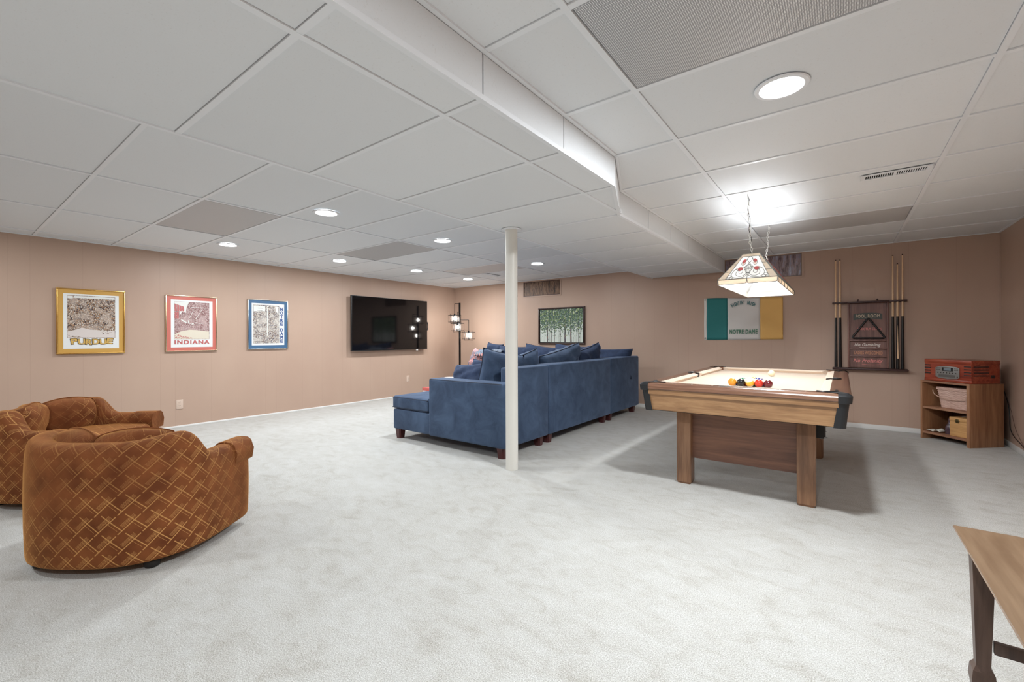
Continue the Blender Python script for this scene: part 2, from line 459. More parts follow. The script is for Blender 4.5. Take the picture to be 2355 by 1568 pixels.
tiles.prism([(-1.303+.012, YJ0+.014), (X1-.024, YJ0+.014), (-1.303+.012, YJ1-.055)], ZB+.006, ZB+.02)
ybf = [YJ1-.004]+[GY0+T*k for k in range(4, 10)]
if YW-ybf[-1] < .05: ybf = ybf[:-1]
ybf.append(YW)
for j in range(len(ybf)-1):
    tiles.box(X0+.02, X2-.02, ybf[j]+.0145, ybf[j+1]-.0145, ZB+.006+random.uniform(0, .001), ZB+.02)
    tiles.box(X2-.011, X2-.003, ybf[j]+.004, ybf[j+1]-.003, ZB+.018, ZR-.002)
n_ = Vector((YJ1-YJ0, X1-X2, 0)).normalized()     # diagonal facet of the bulkhead
d0 = Vector((X1, YJ0, 0)); d1 = Vector((X2, YJ1, 0))
tiles.prism([tuple((d0-n_*.003)[:2]), tuple((d1-n_*.003)[:2]), tuple((d1-n_*.011)[:2]), tuple((d0-n_*.011)[:2])], ZB+.018, ZR-.002)
tees_y([ybk[k] for k in range(1, len(ybk))], X0+.02, X1-.02, ZB); tees_y([YJ1-.01], X0+.02, X2-.02, ZB)
tees_y(ybf[1:-1], X0+.02, X2-.02, ZB)
tees_x([-1.303], YF, YJ1-.03, ZB)
grid.box(X1-.022, X1, YF, YJ0, ZB-.0005, ZB+.020); grid.box(X2-.022, X2, YJ1, YW, ZB-.0005, ZB+.020)
grid.prism([tuple(d0[:2]), tuple(d1[:2]), tuple((d1-n_*.022)[:2]), tuple((d0-n_*.022)[:2])], ZB-.0008, ZB+.0203)
grid.box(X0, X0+.022, YF, YW, ZB-.0005, ZB+.022)
grid.box(X1-.002, X1+.018, YF, YJ0-.02, ZR-.0012, ZR+.02); grid.box(X2-.002, X2+.018, YJ1, YW, ZR-.0012, ZR+.02)
grid.prism([tuple((d0+n_*.018)[:2]), tuple((d1+n_*.018)[:2]), tuple(d1[:2]), tuple(d0[:2])], ZR-.0014, ZR+.02)
tiles.box(X0, X0+.008, YF, YW, ZB+.02, ZL+.01)
ceil = struct(tiles.build('ceiling', [TILE, GAPM], smooth=False, at=(0,0,0)))
g = grid.build('ceiling_grid', GRID, ceil, smooth=False)

# ------------------------------------------------------------------ ceiling fittings
def troffer(cx, cy, z, lens, label, w=1.192, d=.583):
    t = thing('fluorescent_troffer', label, 'ceiling light', (cx, cy, z), 0, 'switched off fluorescent troffers set into the ceiling grid')
    b = MB(); h = .085; e = .006
    b.box(-w/2, w/2, -d/2, d/2, .07, h)
    for s in (-1, 1):
        b.box(s*w/2-(e if s > 0 else 0), s*w/2+(0 if s > 0 else e), -d/2, d/2, .012, .07)
        b.box(-w/2+e, w/2-e, s*d/2-(e if s > 0 else 0), s*d/2+(0 if s > 0 else e), .012, .07)
    b.build('housing', TRIM, t, smooth=False)
    b = MB(); b.box(-w/2+.003, w/2-.003, -d/2+.003, d/2-.003, .0035, .010); b.build('lens', lens, t, smooth=False)
    return t
troffer(*FIX_R[0], ZR, LENS, 'large prismatic fluorescent troffer in the ceiling at the top of the photo')
troffer(*FIX_R[1], ZR, LENS2, 'grey fluorescent troffer in the ceiling behind the stained glass lamp chains')
troffer(*FIX_L[0], ZL, LENS2, 'grey fluorescent troffer in the ceiling above the framed posters, nearest on the left')
troffer(*FIX_L[1], ZL, LENS2, 'grey fluorescent troffer in the ceiling above the television')
troffer(*FIX_L[2], ZL, LENS2, 'farthest grey fluorescent troffer, beside the white column near the corner')

def downlight(x, y, z, label, power, r=.082):
    t = thing('recessed_downlight', label, 'ceiling light', (x, y, z), 0, 'round recessed LED downlights')
    b = MB(); b.lathe([(r, -.001), (r+.004, -.006), (r+.02, -.005), (r+.024, .0005)], seg=40, cap=False); b.lathe([(r, -.001), (r, .006)], seg=40, cap=False)
    b.build('trim_ring', GRID, t)
    b = MB(); b.lathe([(1e-4, -.003), (r*.9, -.003), (r, -.001)], seg=40, cap=False); b.build('lens', LED, t)
    ld = bpy.data.lights.new('downlight_lamp', 'AREA'); ld.shape = 'DISK'; ld.size = r*1.9; ld.energy = power; ld.color = (.93, .97, 1)
    lo = bpy.data.objects.new('downlight_lamp', ld); COL.objects.link(lo); lo.parent = t; lo.location = (0, 0, -.008)
    return t
PW = 16
for x, y, lab in [(-3.48, 2.02, 'round downlight nearest on the left ceiling, beside the bulkhead'),
                  (-5.535, 2.03, 'round downlight above the gap between the red and blue framed posters'),
                  (-5.51, 3.39, 'round downlight just before the television, near the left wall'),
                  (-3.48, 3.37, 'round downlight just left of the top of the white column'),
                  (-5.39, 4.65, 'round downlight above the television screen'),
                  (-5.42, 5.88, 'smallest round downlight, in the far corner above the floor lamp'),
                  (-3.50, 5.26, 'round downlight right of the column, before the brown high window')]:
    downlight(x, y, ZL, lab, PW)
downlight(-.208, 2.237, ZR, 'large round downlight above the near end of the pool table', PW*2.7)
downlight(-.208, -.55, ZR, 'added unseen round downlight behind the photographer, on the pool table side', PW*2.4)  # unseen lamp, added to light the pool table side
downlight(-3.48, -.72, ZL, 'added unseen round downlight behind the photographer, on the sofa side', PW*.9)  # added out of view to brighten the sofa side
downlight(-5.52, .0, ZL, 'added round downlight over the armchairs, out of view at the left', PW*.6)  # extra lamp outside the view, added for light on the left

def register(loc, rz, w, d, nb, label):
    t = thing('air_register', label, 'air vent', loc, rz)
    b = MB(); e = .016
    b.box(-w/2, w/2, -d/2, -d/2+e, -.007, 0); b.box(-w/2, w/2, d/2-e, d/2, -.007, 0)
    b.box(-w/2, -w/2+e*1.6, -d/2+e, d/2-e, -.007, 0); b.box(w/2-e*1.6, w/2, -d/2+e, d/2-e, -.007, 0)
    b.box(-.008, .008, -d/2+e, d/2-e, -.006, 0); b.build('register_frame', GRID, t)
    b = MB(); b.box(-w/2+e, w/2-e, -d/2+e, d/2-e, -.0006, .001); b.build('duct_opening', GAPM, t)
    b = MB(); k = (w-2*e*1.8)/nb
    for i in range(nb):
        x = -w/2+e*1.8+k*(i+.5)
        M0 = Matrix.Translation((x, 0, -.003)) @ Matrix.Rotation(R(35 if i < nb/2 else -35), 4, 'Y'); b.M = M0
        b.box(-.0012, .0012, -d/2+e, d/2-e, -.003, .003)
    b.M = Matrix(); b.build('louvres', GRID, t)
    b = MB(); b.box(w/2-.03, w/2-.018, -.012, .012, -.016, -.007); b.build('damper_lever', GRID, t)
    return t
register((.286, 3.868, ZR), 0, .36, .11, 26, 'white slotted air register in the ceiling right of the lamp')
register((-4.735, 5.72, ZL), PI/2, .36, .11, 26, 'small white air register in the far left ceiling beside the column')

# ------------------------------------------------------------------ column
t = thing('support_column', 'white painted round steel column standing on the carpet in mid room', 'column', (-2.228, 2.955, 0))
b = MB(); b.lathe([(.052, 0), (.052, ZB)], seg=40); b.build('shaft', POST, t)
b = MB(); b.lathe([(.052, ZB-.004), (.080, ZB-.004), (.083, ZB-.0005), (.083, ZB+.002)], seg=40, cap=False); b.build('cap_ring', GRID, t)
# ------------------------------------------------------------------ framed posters on the left wall
def crowd(name, cols, sc, bg):
    n = NT(name); v = n.coords()
    a = n.voronoi(v, sc, out='Color'); sp = n.node('ShaderNodeSeparateColor'); n.link(a, sp.inputs[0])
    c = n.ramp(sp.outputs[0], cols, 'CONSTANT'); d = n.voronoi(v, sc, 'DISTANCE_TO_EDGE')
    c = n.mix(E(n, d).lt(.055), c, lin(60,48,44))
    c = n.mix(n.ramp(n.noise(v, 12, 3), [(.45, (0,0,0,1)), (.6, (.55,.55,.55,1))]), c, bg)
    n.base(c); n.set(rough=.35, coat=.4, coat_r=.08); return n.m
def flat(name, col, rough=.35): return simple(name, col, rough, coat=.4, coat_r=.08)
CW = lin(226,216,206)
ART1 = crowd('crowd_print_tan', [(0, lin(92,66,56)), (.2, lin(214,196,176)), (.42, lin(150,118,96)), (.58, lin(232,226,216)), (.74, lin(176,132,92)), (.88, lin(66,52,60))], 150, lin(206,190,178))
ART2 = crowd('crowd_print_pink', [(0, lin(158,112,112)), (.25, lin(214,186,184)), (.5, lin(180,138,134)), (.7, lin(228,212,208)), (.88, lin(140,96,100))], 165, lin(206,182,180))
ART3 = crowd('crowd_print_light', [(0, lin(110,92,92)), (.2, lin(230,224,214)), (.45, lin(186,160,140)), (.65, lin(240,236,230)), (.85, lin(112,116,140))], 165, lin(226,220,212))
COURT1 = flat('court_pale', lin(222,214,210)); COURT2 = flat('court_cream', lin(226,218,200)); SKYP = flat('poster_pale', lin(232,234,230))
REDP = flat('poster_red', lin(196,112,112)); BLUEP = flat('poster_blue', lin(70,92,146)); PGOLD = flat('poster_gold', lin(214,176,96)); INK = flat('poster_ink', lin(62,44,24))
PAPER = flat('poster_paper', lin(236,240,240))
def poster(label, y0, y1, z0, z1, fm, matm, inner, picture, build, bar=.011):
    yc = (y0+y1)/2; zc = z0; t = thing('framed_poster', label, 'framed poster', (XL, yc, z0), 0)
    M = M_LEFT(yc, (z0+z1)/2); w, h = y1-y0, z1-z0; D = .026
    b = MB(); b.M = M
    b.box(-w/2, w/2, -h/2, -h/2+bar, 0, D, .002); b.box(-w/2, w/2, h/2-bar, h/2, 0, D, .002)
    b.box(-w/2, -w/2+bar, -h/2+bar, h/2-bar, 0, D, .002); b.box(w/2-bar, w/2, -h/2+bar, h/2-bar, 0, D, .002)
    b.build('frame', fm, t, world=True)
    b = MB(); b.M = M; b.box(-w/2+bar, w/2-bar, -h/2+bar, h/2-bar, .004, .018); b.build('mat_board', matm, t, world=True, smooth=False)
    def rect(nm, r, m, z, zt=.0006):
        b = MB(); b.M = M_LEFT(0, 0); b.box(r[0], r[1], r[2], r[3], z, z+zt); return b.build(nm, m, t, world=True, smooth=False)
    rect('paper', inner, PAPER, .018); rect('picture', picture[0], picture[1], .0187)
    build(t, rect)
    return t
def polyp(t, nm, pts, m, z, zt=.0006):
    b = MB(); b.M = M_LEFT(0, 0); b.prism(pts, z, z+zt); return b.build(nm, m, t, world=True, smooth=False)
def bld1(t, rect):
    polyp(t, 'court', [(.89,1.123),(1.27,1.123),(1.27,1.20),(1.16,1.205),(1.06,1.212),(1.0,1.232),(.97,1.215),(.89,1.19)], COURT1, .0194)
    b = MB(); b.M = M_LEFT(0, 0)
    for x0, x1, z0, z1 in ((.89, .93, 1.545, 1.572), (.94, 1.27, 1.552, 1.575)): b.box(x0, x1, z0, z1, .0194, .0199)
    b.build('sky', SKYP, t, world=True, smooth=False)
    b = MB(); b.M = M_LEFT(0, 0)
    rnd = random.Random(3)
    for k in range(26):
        x = 1.14+rnd.random()*.1; z = 1.158+rnd.random()*.045; b.box(x, x+.004+rnd.random()*.006, z, z+.003+rnd.random()*.006, .0199, .0204+k*8e-6)
    for k in range(20):
        x = .893+rnd.random()*.09; z = 1.126+rnd.random()*.03*(1-(x-.893)/.1); b.box(x, x+.006+rnd.random()*.008, z, z+.004+rnd.random()*.005, .0199, .0207+k*8e-6)
    b.build('figures', ART1, t, world=True, smooth=False)
    word = 'PURDUE'; ws = [.052, .055, .052, .055, .055, .052]; y = .915; lift = [.004, 0, -.004, 0, -.002, .006]; rot = [8, 3, -6, 2, 2, -7]
    b1 = MB(); b2 = MB()
    for i, ch in enumerate(word):
        for bb, e, z, tk in ((b1, .0, .0206, .0006), (b2, .009, .0194, .0006)):
            me = fit_text(ch, ws[i]+e, .058+e, tk, .0, bold=.055 if e else .03); bb.M = M_LEFT(y+ws[i]/2, 1.079+lift[i], XL+z) @ Matrix.Rotation(R(rot[i]), 4, 'Z'); bb.mesh(me)
        y += ws[i]+.0035
    b2.build('lettering_outline', INK, t, world=True, smooth=False); b1.build('lettering', PGOLD, t, world=True, smooth=False)
def slab_letters(word, total, h, serif):
    """block capitals with slab serifs: font glyph plus small serif bars"""
    me = fit_text(word, total, h, .0008, 0, bold=.035, space=1.2); return me
def bld2(t, rect):
    polyp(t, 'court', [(1.83,1.103),(2.2,1.103),(2.2,1.20),(2.08,1.215),(1.99,1.222),(1.9,1.20),(1.83,1.165)], COURT2, .0194)
    polyp(t, 'roof', [(1.83,1.568),(1.98,1.568),(1.955,1.50),(1.945,1.43),(1.915,1.45),(1.88,1.40),(1.88,1.46),(1.93,1.47),(1.925,1.51),(1.83,1.545)], SKYP, .0194)
    b = MB(); b.M = M_LEFT(0, 0)
    for k in range(4): b.prism([(1.832+k*.026, 1.452), (1.852+k*.026, 1.452), (1.850+k*.025, 1.537-k*.009), (1.832+k*.026, 1.543-k*.009)], .0200, .0206)
    for k in range(2): b.box(1.832+k*.022, 1.850+k*.022, 1.36, 1.44, .0200, .0206)
    b.build('banners', REDP, t, world=True, smooth=False)
    b = MB(); b.M = M_LEFT(0, 0)
    b.prism([(1.97,1.30),(2.03,1.285),(2.03,1.305),(2.012,1.31),(2.012,1.295),(1.985,1.30),(1.985,1.335),(1.97,1.34)], .02, .0206)
    for p in ([(1.89,1.355),(1.93,1.335),(1.96,1.31),(1.95,1.305),(1.91,1.325)], [(2.04,1.31),(2.13,1.30),(2.13,1.304),(2.04,1.316)], [(2.0,1.50),(2.17,1.50),(2.17,1.505),(2.0,1.506)], [(1.985,1.37),(2.03,1.48),(2.034,1.48),(1.99,1.37)], [(2.05,1.36),(2.12,1.48),(2.124,1.48),(2.055,1.36)]): b.prism(p, .02, .0205)
    b.build('balcony_edges', SKYP, t, world=True, smooth=False)
    b = MB(); b.M = M_LEFT(0, 0); rnd = random.Random(5)
    for k in range(60):
        x = 1.832+rnd.random()*.17; z = 1.106+rnd.random()*.055*(1-(x-1.83)/.2); b.box(x, x+.004+rnd.random()*.007, z, z+.003+rnd.random()*.006, .0200, .0206+k*8e-6)
    b.build('figures', REDP, t, world=True, smooth=False)
    b = MB(); b.M = M_LEFT(2.016, 1.064, XL+.0196); b.mesh(slab_letters('INDIANA', .374, .050, 1))
    b.M = M_LEFT(0, 0)
    b.build('lettering', REDP, t, world=True, smooth=False)
def bld3(t, rect):
    b = MB(); b.M = M_LEFT(0, 0)
    for p in ([(2.745,1.57),(2.90,1.57),(2.90,1.50),(2.82,1.495),(2.745,1.49)], [(3.04,1.57),(3.085,1.57),(3.085,1.46),(3.05,1.50)], [(2.925,1.575),(2.935,1.575),(2.935,1.15),(2.925,1.15)]): b.prism(p, .0194, .0199)
    b.build('sky', SKYP, t, world=True, smooth=False)
    for r in ((2.80, 2.87, 1.535, 1.54), (2.93, 3.03, 1.548, 1.554), (2.79, 2.86, 1.505, 1.512), (2.76, 2.86, 1.062, 1.066)):
        b = MB(); b.M = M_LEFT(0, 0); b.box(*r, .02, .0204); b.build('caption', INK, t, world=True, smooth=False)
    b = MB(); y = 1.560
    for ch in 'NOTRE DAME':
        if ch == ' ': y -= .032; continue
        me = fit_text(ch, .041, .049, .0008, 0, bold=.05); b.M = M_LEFT(3.130, y-.0245, XL+.0196); b.mesh(me); y -= .0545
    b.build('lettering', BLUEP, t, world=True, smooth=False)
poster('gold framed poster of a crowded arena lettered PURDUE, on the left wall', .805, 1.358, .945, 1.652, GOLD, flat('mat_gold', lin(206,160,78)), (.857, 1.306, 1.003, 1.597), ((.888, 1.274, 1.119, 1.580), ART1), bld1)
poster('poster of a crowded arena with a salmon red mat, lettered INDIANA', 1.738, 2.290, .947, 1.648, SILVERG, flat('mat_salmon', lin(206,116,104)), (1.793, 2.241, 1.000, 1.594), ((1.829, 2.204, 1.100, 1.571), ART2), bld2)
poster('poster with a slate blue mat and NOTRE DAME lettered down its right side', 2.666, 3.222, .953, 1.659, SILVER, flat('mat_blue', lin(72,108,144)), (2.720, 3.168, 1.009, 1.607), ((2.735, 3.096, 1.036, 1.585), ART3), bld3)

# ------------------------------------------------------------------ television
SCR = simple('tv_screen', lin(10,9,11), .07, spec=.6)
t = thing('television', 'large black flat television mounted on the left wall', 'television', (XL, 5.068, .887))
b = MB(); b.box(XL+.06, XL+.10, 4.234, 5.902, .887, 1.825, .004); b.build('housing', BLACK, t, world=True)
b = MB(); b.box(XL+.10, XL+.1015, 4.243, 5.893, .902, 1.817); b.build('screen', SCR, t, world=True, smooth=False)
b = MB(); b.box(XL, XL+.06, 4.7, 5.4, 1.12, 1.55, .01); b.build('wall_bracket', BLACK, t, world=True)
b = MB(); b.box(XL+.075, XL+.095, 5.630, 5.672, .866, .887, .002); b.build('hanging_tag', WHITEP, t, world=True)
b = MB()
pts = [(XL+.085+.02*math.cos(a), 5.913+.004*math.sin(a*2), 1.255+.165*(k/8)) for k, a in enumerate([i*PI/8 for i in range(9)])]
b.tube([(XL+.085, 5.915, 1.255), (XL+.09, 5.924, 1.30), (XL+.09, 5.924, 1.37), (XL+.085, 5.914, 1.42)], .009); b.build('side_sensor', BLACK, t, world=True)

def outlet(name, label, y, z, duplex):
    t = thing(name, label, 'outlet', (XL, y, z))
    b = MB(); b.M = M_LEFT(y, z+.058); b.box(-.036, .036, -.058, .058, 0, .006, .002); b.build('cover_plate', OUTL, t, world=True)
    for s in ((-1, 1) if duplex else (0,)):
        b = MB(); b.M = M_LEFT(y, z+.058)
        if duplex: b.lathe([(.0165, .006), (.0165, .0075)], c=(0, s*.0225, 0), seg=20)
        else: b.box(-.003, .003, -.04, .04, .006, .0075)
        rc = b.build('receptacle', OUTL, t, world=True); b = MB(); b.M = M_LEFT(y, z+.058)
        if duplex:
            for x in (-.007, .007): b.box(x-.0012, x+.0012, s*.0225+.001, s*.0225+.010, .0076, .0082)
            b.lathe([(.0024, .0076), (.0024, .0082)], c=(0, s*.0225-.008, 0), seg=10)
        else: b.box(-.0012, .0012, -.03, .03, .0076, .0082)
        b.build('slots', DSLOT, rc, world=True)
outlet('wall_outlet', 'duplex wall outlet low on the left wall, above the armchair arm', 1.884, .228, True)
outlet('cable_wall_plate', 'narrow wall plate low on the left wall, under the television', 5.498, .274, False)

# ------------------------------------------------------------------ tree painting on the back wall
def m_leaf(name, a, bcol, c):
    n = NT(name); n.base(n.ramp(n.noise(n.coords(), 30, 3), [(.35, a), (.5, bcol), (.65, c)])); n.set(rough=.5); return n.m
def m_canvas():
    n = NT('canvas_paint'); x, y, z = n.xyz()
    f = E(n, n.noise(n.coords(scale=(1.6, 1, .8)), 11, 4, .65))*.9+(z-.34)*1.35
    n.base(n.ramp(f, [(.50, lin(208,216,206)), (.62, lin(150,170,164)), (.74, lin(86,106,104)), (.90, lin(60,80,74))])); n.set(rough=.6); return n.m
t = thing('tree_painting', 'dark framed painting of slim green trees on the back wall above the sofa', 'painting', (-3.998, YW, .986))
px0, px1, pz0, pz1 = -4.474, -3.522, .987, 1.642
b = MB(); b.M = M_BACK(0, 0); f = .020
for r in ((px0, px1, pz0, pz0+f), (px0, px1, pz1-f, pz1), (px0, px0+f, pz0+f, pz1-f), (px1-f, px1, pz0+f, pz1-f)): b.box(*r, 0, .034, .002)
b.build('frame', simple('frame_brown', lin(66,44,38), .35), t, world=True)
b = MB(); b.M = M_BACK(0, 0); b.box(px0+f, px1-f, pz0+f, pz1-f, 0, .008); b.build('backing', BLACK, t, world=True, smooth=False)
cx0, cx1, cz0, cz1 = px0+.034, px1-.044, pz0+.032, pz1-.030
b = MB(); b.M = M_BACK(0, 0); b.box(cx0, cx1, cz0, cz1, .008, .018); b.build('canvas', m_canvas(), t, world=True, smooth=False)
TRK = m_leaf('painted_trunk', lin(70,70,76), lin(104,100,102), lin(134,112,100))
b = MB(); b.M = M_BACK(0, 0); rnd = random.Random(8); W = cx1-cx0; H_ = cz1-cz0
for fx, wd in ((.02, .010), (.07, .004), (.115, .004), (.18, .022), (.235, .005), (.27, .014), (.35, .010), (.46, .004), (.50, .006), (.60, .030), (.735, .026), (.79, .004), (.83, .003), (.865, .006), (.91, .018), (.95, .005)):
    x = cx0+fx*W; top = cz0+H_*(.97 if wd > .008 else .6); p = []; q = []
    for k in range(8):
        z = cz0+.002+(top-cz0-.002)*k/7; o = rnd.uniform(-.003, .003); w = wd*(1.15-.5*k/7)/2
        p.append((x-w+o, z)); q.append((x+w+o, z))
    b.prism(p+q[::-1], .0175, .0186+wd*.02)
b.build('painted_trunks', TRK, t, world=True, smooth=False)
lf = [MB(), MB(), MB()]
for bb in lf: bb.M = M_BACK(0, 0)
for k in range(2900):
    v = rnd.random()**.5; 
    if v < .42 and rnd.random() < .75*(.42-v)/.42+.35: continue
    x = cx0+.008+rnd.random()*(W-.016); z = cz0+v*(H_-.012)+.005; s = rnd.uniform(.005, .015)*(.55+.75*v); a = rnd.random()*6.3
    pts = [(min(max(x+s*math.cos(a+g)*e, cx0), cx1), min(max(z+s*math.sin(a+g)*e, cz0), cz1)) for g, e in ((0, 1.3), (1.4, .7), (3.1, 1.1), (4.6, .6))]
    i = 0 if rnd.random() < .48 else (1 if rnd.random() < .72 else 2)
    lf[i].prism(pts, .0180, .0195+k*2.4e-6)
for i, (nm, m) in enumerate((('dark_foliage', m_leaf('leaf_dark', lin(58,80,70), lin(74,98,84), lin(90,110,108))), ('green_foliage', m_leaf('leaf_green', lin(84,116,74), lin(112,140,92), lin(130,152,140))), ('light_foliage', m_leaf('leaf_light', lin(160,180,120), lin(188,196,140), lin(196,208,196))))):
    lf[i].build(nm, m, t, world=True, smooth=False)

# ------------------------------------------------------------------ flag
t = thing('wall_flag', 'green, white and gold tricolour flag with lettering, pinned to the back wall', 'flag', (-1.11, YW, 1.07))
fx0, fx1, fz0, fz1 = -1.600, -.621, 1.070, 1.650
def flag_part(name, x0, x1, m, seedp, thick=.0):
    b = MB(); nx, nz = 14, 16; P = []
    for i in range(nx+1):
        row = []
        for j in range(nz+1):
            u = i/nx; x = x0+(x1-x0)*u; g = (x-fx0)/(fx1-fx0); v = j/nz
            top = 1.664-.034*g+.006*math.sin(g*9); bot = fz0-.004+.008*g
            z = bot+(top-bot)*v
            y = YW-.010-.0035*math.sin(6*x+9*z)-.0030*math.sin(17*(x*.8-z)+1.3)-(.002*math.sin(40*(x*.6-z)) if x0 > -.95 else 0)
            row.append((x, y, z))
        P.append(row)
    b.grid(P); o = b.build(name, m, t, world=True, angle=0)
    md = o.modifiers.new('sol', 'SOLIDIFY'); md.thickness = .001
    return o
flag_part('header_strip', -1.600, -1.567, simple('flag_header', lin(226,222,216), .7), 0)
flag_part('green_panel', -1.567, -1.289, simple('flag_green', lin(22,114,114), .65, sheen=.3), 1)
flag_part('white_panel', -1.289, -.885, simple('flag_white', lin(220,217,214), .65, sheen=.3), 2)
flag_part('gold_panel', -.885, -.621, simple('flag_gold', lin(232,184,106), .65, sheen=.3), 3)
b = MB()
for z in (1.640, 1.090):
    b = MB(); b.lathe([(.004, 0), (.009, 0), (.009, .003), (.004, .003)], c=(-1.584, YW-.020, z), seg=16, axis='y', cap=False); b.build('grommet', IRON, t, world=True)
FL = simple('flag_lettering', lin(70,122,126), .7); FL2 = simple('flag_lettering_green', lin(92,134,112), .7)
def arc_text(word, xc, zc, rad, span, w, h, mat_, name, y=YW-.019):
    b = MB(); n = len(word)
    for i, ch in enumerate(word):
        if ch == ' ': continue
        a = span*((i+.5)/n-.5)
        me = fit_text(ch, w*(.35 if ch in "I'" else 1), h*(.3 if ch == "'" else 1), .0008, 0, bold=.03)
        b.M = M_BACK(xc+rad*math.sin(a), zc+rad*math.cos(a)-rad+(h*.35 if ch == "'" else 0), y) @ Matrix.Rotation(-a, 4, 'Z'); b.mesh(me)
    b.build(name, mat_, t, world=True, smooth=False)
arc_text("FIGHTIN' IRISH", -1.091, 1.580, .30, 1.04,   .0195, .050, FL, 'arched_lettering')
b = MB(); b.M = M_BACK(-1.090, 1.180, YW-.019); b.mesh(fit_text('NOTRE DAME', .346, .060, .0008, 0, bold=.05, space=1.2)); b.build('lower_lettering', FL2, t, world=True, smooth=False)

# ------------------------------------------------------------------ cue rack, cues and triangle
t = thing('cue_rack', 'dark wooden pool cue rack with painted sayings, on the back wall', 'cue rack', (.25, YW, .72))
b = MB(); b.M = M_BACK(0, 0); b.box(.072, .428, .735, 1.512, .001, .014); b.build('back_board', RACKW, t, world=True, smooth=False)
b = MB(); b.M = M_BACK(0, 0)
for x in (.055, .420): b.box(x, x+.018, .732, 1.515, 0, .055, .002)
b.build('side_boards', RACKW, t, world=True)
b = MB(); b.M = M_BACK(0, 0); b.box(-.095, .605, .705, .730, 0, .11, .006, 3); b.build('bottom_ledge', RACKD, t, world=True)
b = MB(); b.M = M_BACK(0, 0)
for x0, x1 in ((-.095, .055), (.055, .438), (.438, .598)): b.box(x0, x1, 1.508, 1.528, 0, .085, .004, 2)
b.build('cue_holder_bar', RACKD, t, world=True)
for z in (1.052, .957, .864):
    b = MB(); b.M = M_BACK(0, 0); b.box(.073, .420, z, z+.010, .014, .050, .002); b.build('ledge', RACKW, t, world=True)
b = MB()
for x in (.155, .335): b.sphere((x, YW-.06, 1.545), .010, 12, 8); b.lathe([(.005, 1.526), (.005, 1.54)], c=(x, YW-.06, 0), seg=10)
b.build('chalk_pegs', RACKD, t, world=True)
b = MB(); b.M = M_BACK(0, 0)
P = []
for i in range(13):
    u = i/12*2-1; x = .247+.135*u; P.append((x, 1.392-.016*u*u))
Q = [(x, z-.072) for x, z in P]
b.prism(P+Q[::-1], .0145, .017); b.build('sign_plaque', simple('sign_green_grey', lin(78,84,80), .5), t, world=True, smooth=False)
def rack_text(word, x, z, w, h, m, nm, y=YW-.0172, **k):
    b = MB(); b.M = M_BACK(x, z, y); k.pop('offset', 0); b.mesh(fit_text(word, w, h, .0008, 0, bold=.022, space=1.06, **k)); return b.build(nm, m, t, world=True, smooth=False)
CR = simple('sign_cream', lin(206,190,170), .6); PK = simple('sign_pink', lin(226,140,136), .6); TN = simple('sign_tan', lin(206,146,112), .6); WH = simple('sign_white', lin(232,222,214), .6)
rack_text('POOL ROOM', .247, 1.352, .225, .040, CR, 'sign_lettering', y=YW-.0175, offset=.01)
rack_text('STRICTLY CLEAN', .262, 1.198, .230, .028, PK, 'sign_lettering', y=YW-.0145, offset=.01)
rack_text('No Gambling', .243, 1.003, .245, .048, WH, 'sign_lettering', y=YW-.0145, shear=.3, offset=.012)
rack_text('LADIES WELCOMED', .252, .910, .265, .036, TN, 'sign_lettering', y=YW-.0145, offset=.006)
rack_text('No Profanity', .248, .812, .275, .056, PK, 'sign_lettering', y=YW-.0145, shear=.3, offset=.014)
b = MB(); b.M = M_BACK(0, 0)
b.tube([(.17+.014*k, .978-.004*math.sin(k*PI/11), .0150) for k in range(12)], .0022, 5); b.build('underline_flourish', WH, t, world=True)
b = MB(); b.M = M_BACK(0, 0)
b.tube([(.19+.016*k, .775-.006*math.sin(k*PI/11), .0150) for k in range(12)], .0026, 5); b.build('underline_flourish', PK, t, world=True)

def cue(label, x, z1, two=True, lean=0.0):
    t = thing('pool_cue', label, 'pool cue', (x, YW-.066, .731), 0, 'pool cues standing in the wall rack')
    zj = 1.337-.731; L = z1-.731
    b = MB(); b.lathe([(.0155, .002), (.0158, .02), (.0135, zj*.5), (.0108, zj)], seg=14); b.build('butt', CUEB, t)
    if not two:
        b = MB()
        for s in (-1, 1): b.hull8([(s*.004-.004, -.0160, .12), (s*.004+.004, -.0160, .12), (s*.004+.004, -.012, .12), (s*.004-.004, -.012, .12)], [(s*.001-.0004, -.0145, .5), (s*.001+.0004, -.0145, .5), (s*.001+.0004, -.010, .5), (s*.001-.0004, -.010, .5)])
        b.build('butt_inlay', CUEW, t)
    b = MB(); b.lathe([(.0105, zj), (.0098, zj+.15), (.0064, L-.012)], seg=14); b.build('shaft', CUEW, t)
    b = MB(); b.lathe([(.0065, L-.012), (.0060, L-.003), (.003, L)], seg=12); b.build('tip', DSLOT, t)
    return t
cue('black butted pool cue at the far left of the wall rack', -.060, 2.053)
cue('black butted pool cue on the left of the rack, nearer its sign board', -.017, 2.051)
cue('tall pool cue just right of the sign board of the rack', .472, 2.052)
cue('shorter pool cue with pale points in its butt, middle of the right three', .513, 1.951, False)
cue('tall pool cue at the right end of the wall rack', .557, 2.052)

b = MB(); ctr = (.252, 1.19); ri = .012
A_ = [(.252, 1.330), (.094, 1.088), (.410, 1.088)]; path = []
for i in range(3):
    p = Vector(A_[i]); a = Vector(A_[i-1]); c = Vector(A_[(i+1) % 3]); rr = .030
    u0 = (a-p).normalized(); u1 = (c-p).normalized()
    for k in range(7):
        s = k/6; q = (p+u0*rr)*(1-s)**2+p*2*s*(1-s)+(p+u1*rr)*s*s; path.append((q.x, YW-.036, q.y))
b.tube(path, .0105, 10, True)
tag(b.build('ball_rack_triangle', BLACK), 'black plastic triangle hanging in front of the cue rack board', 'ball rack')
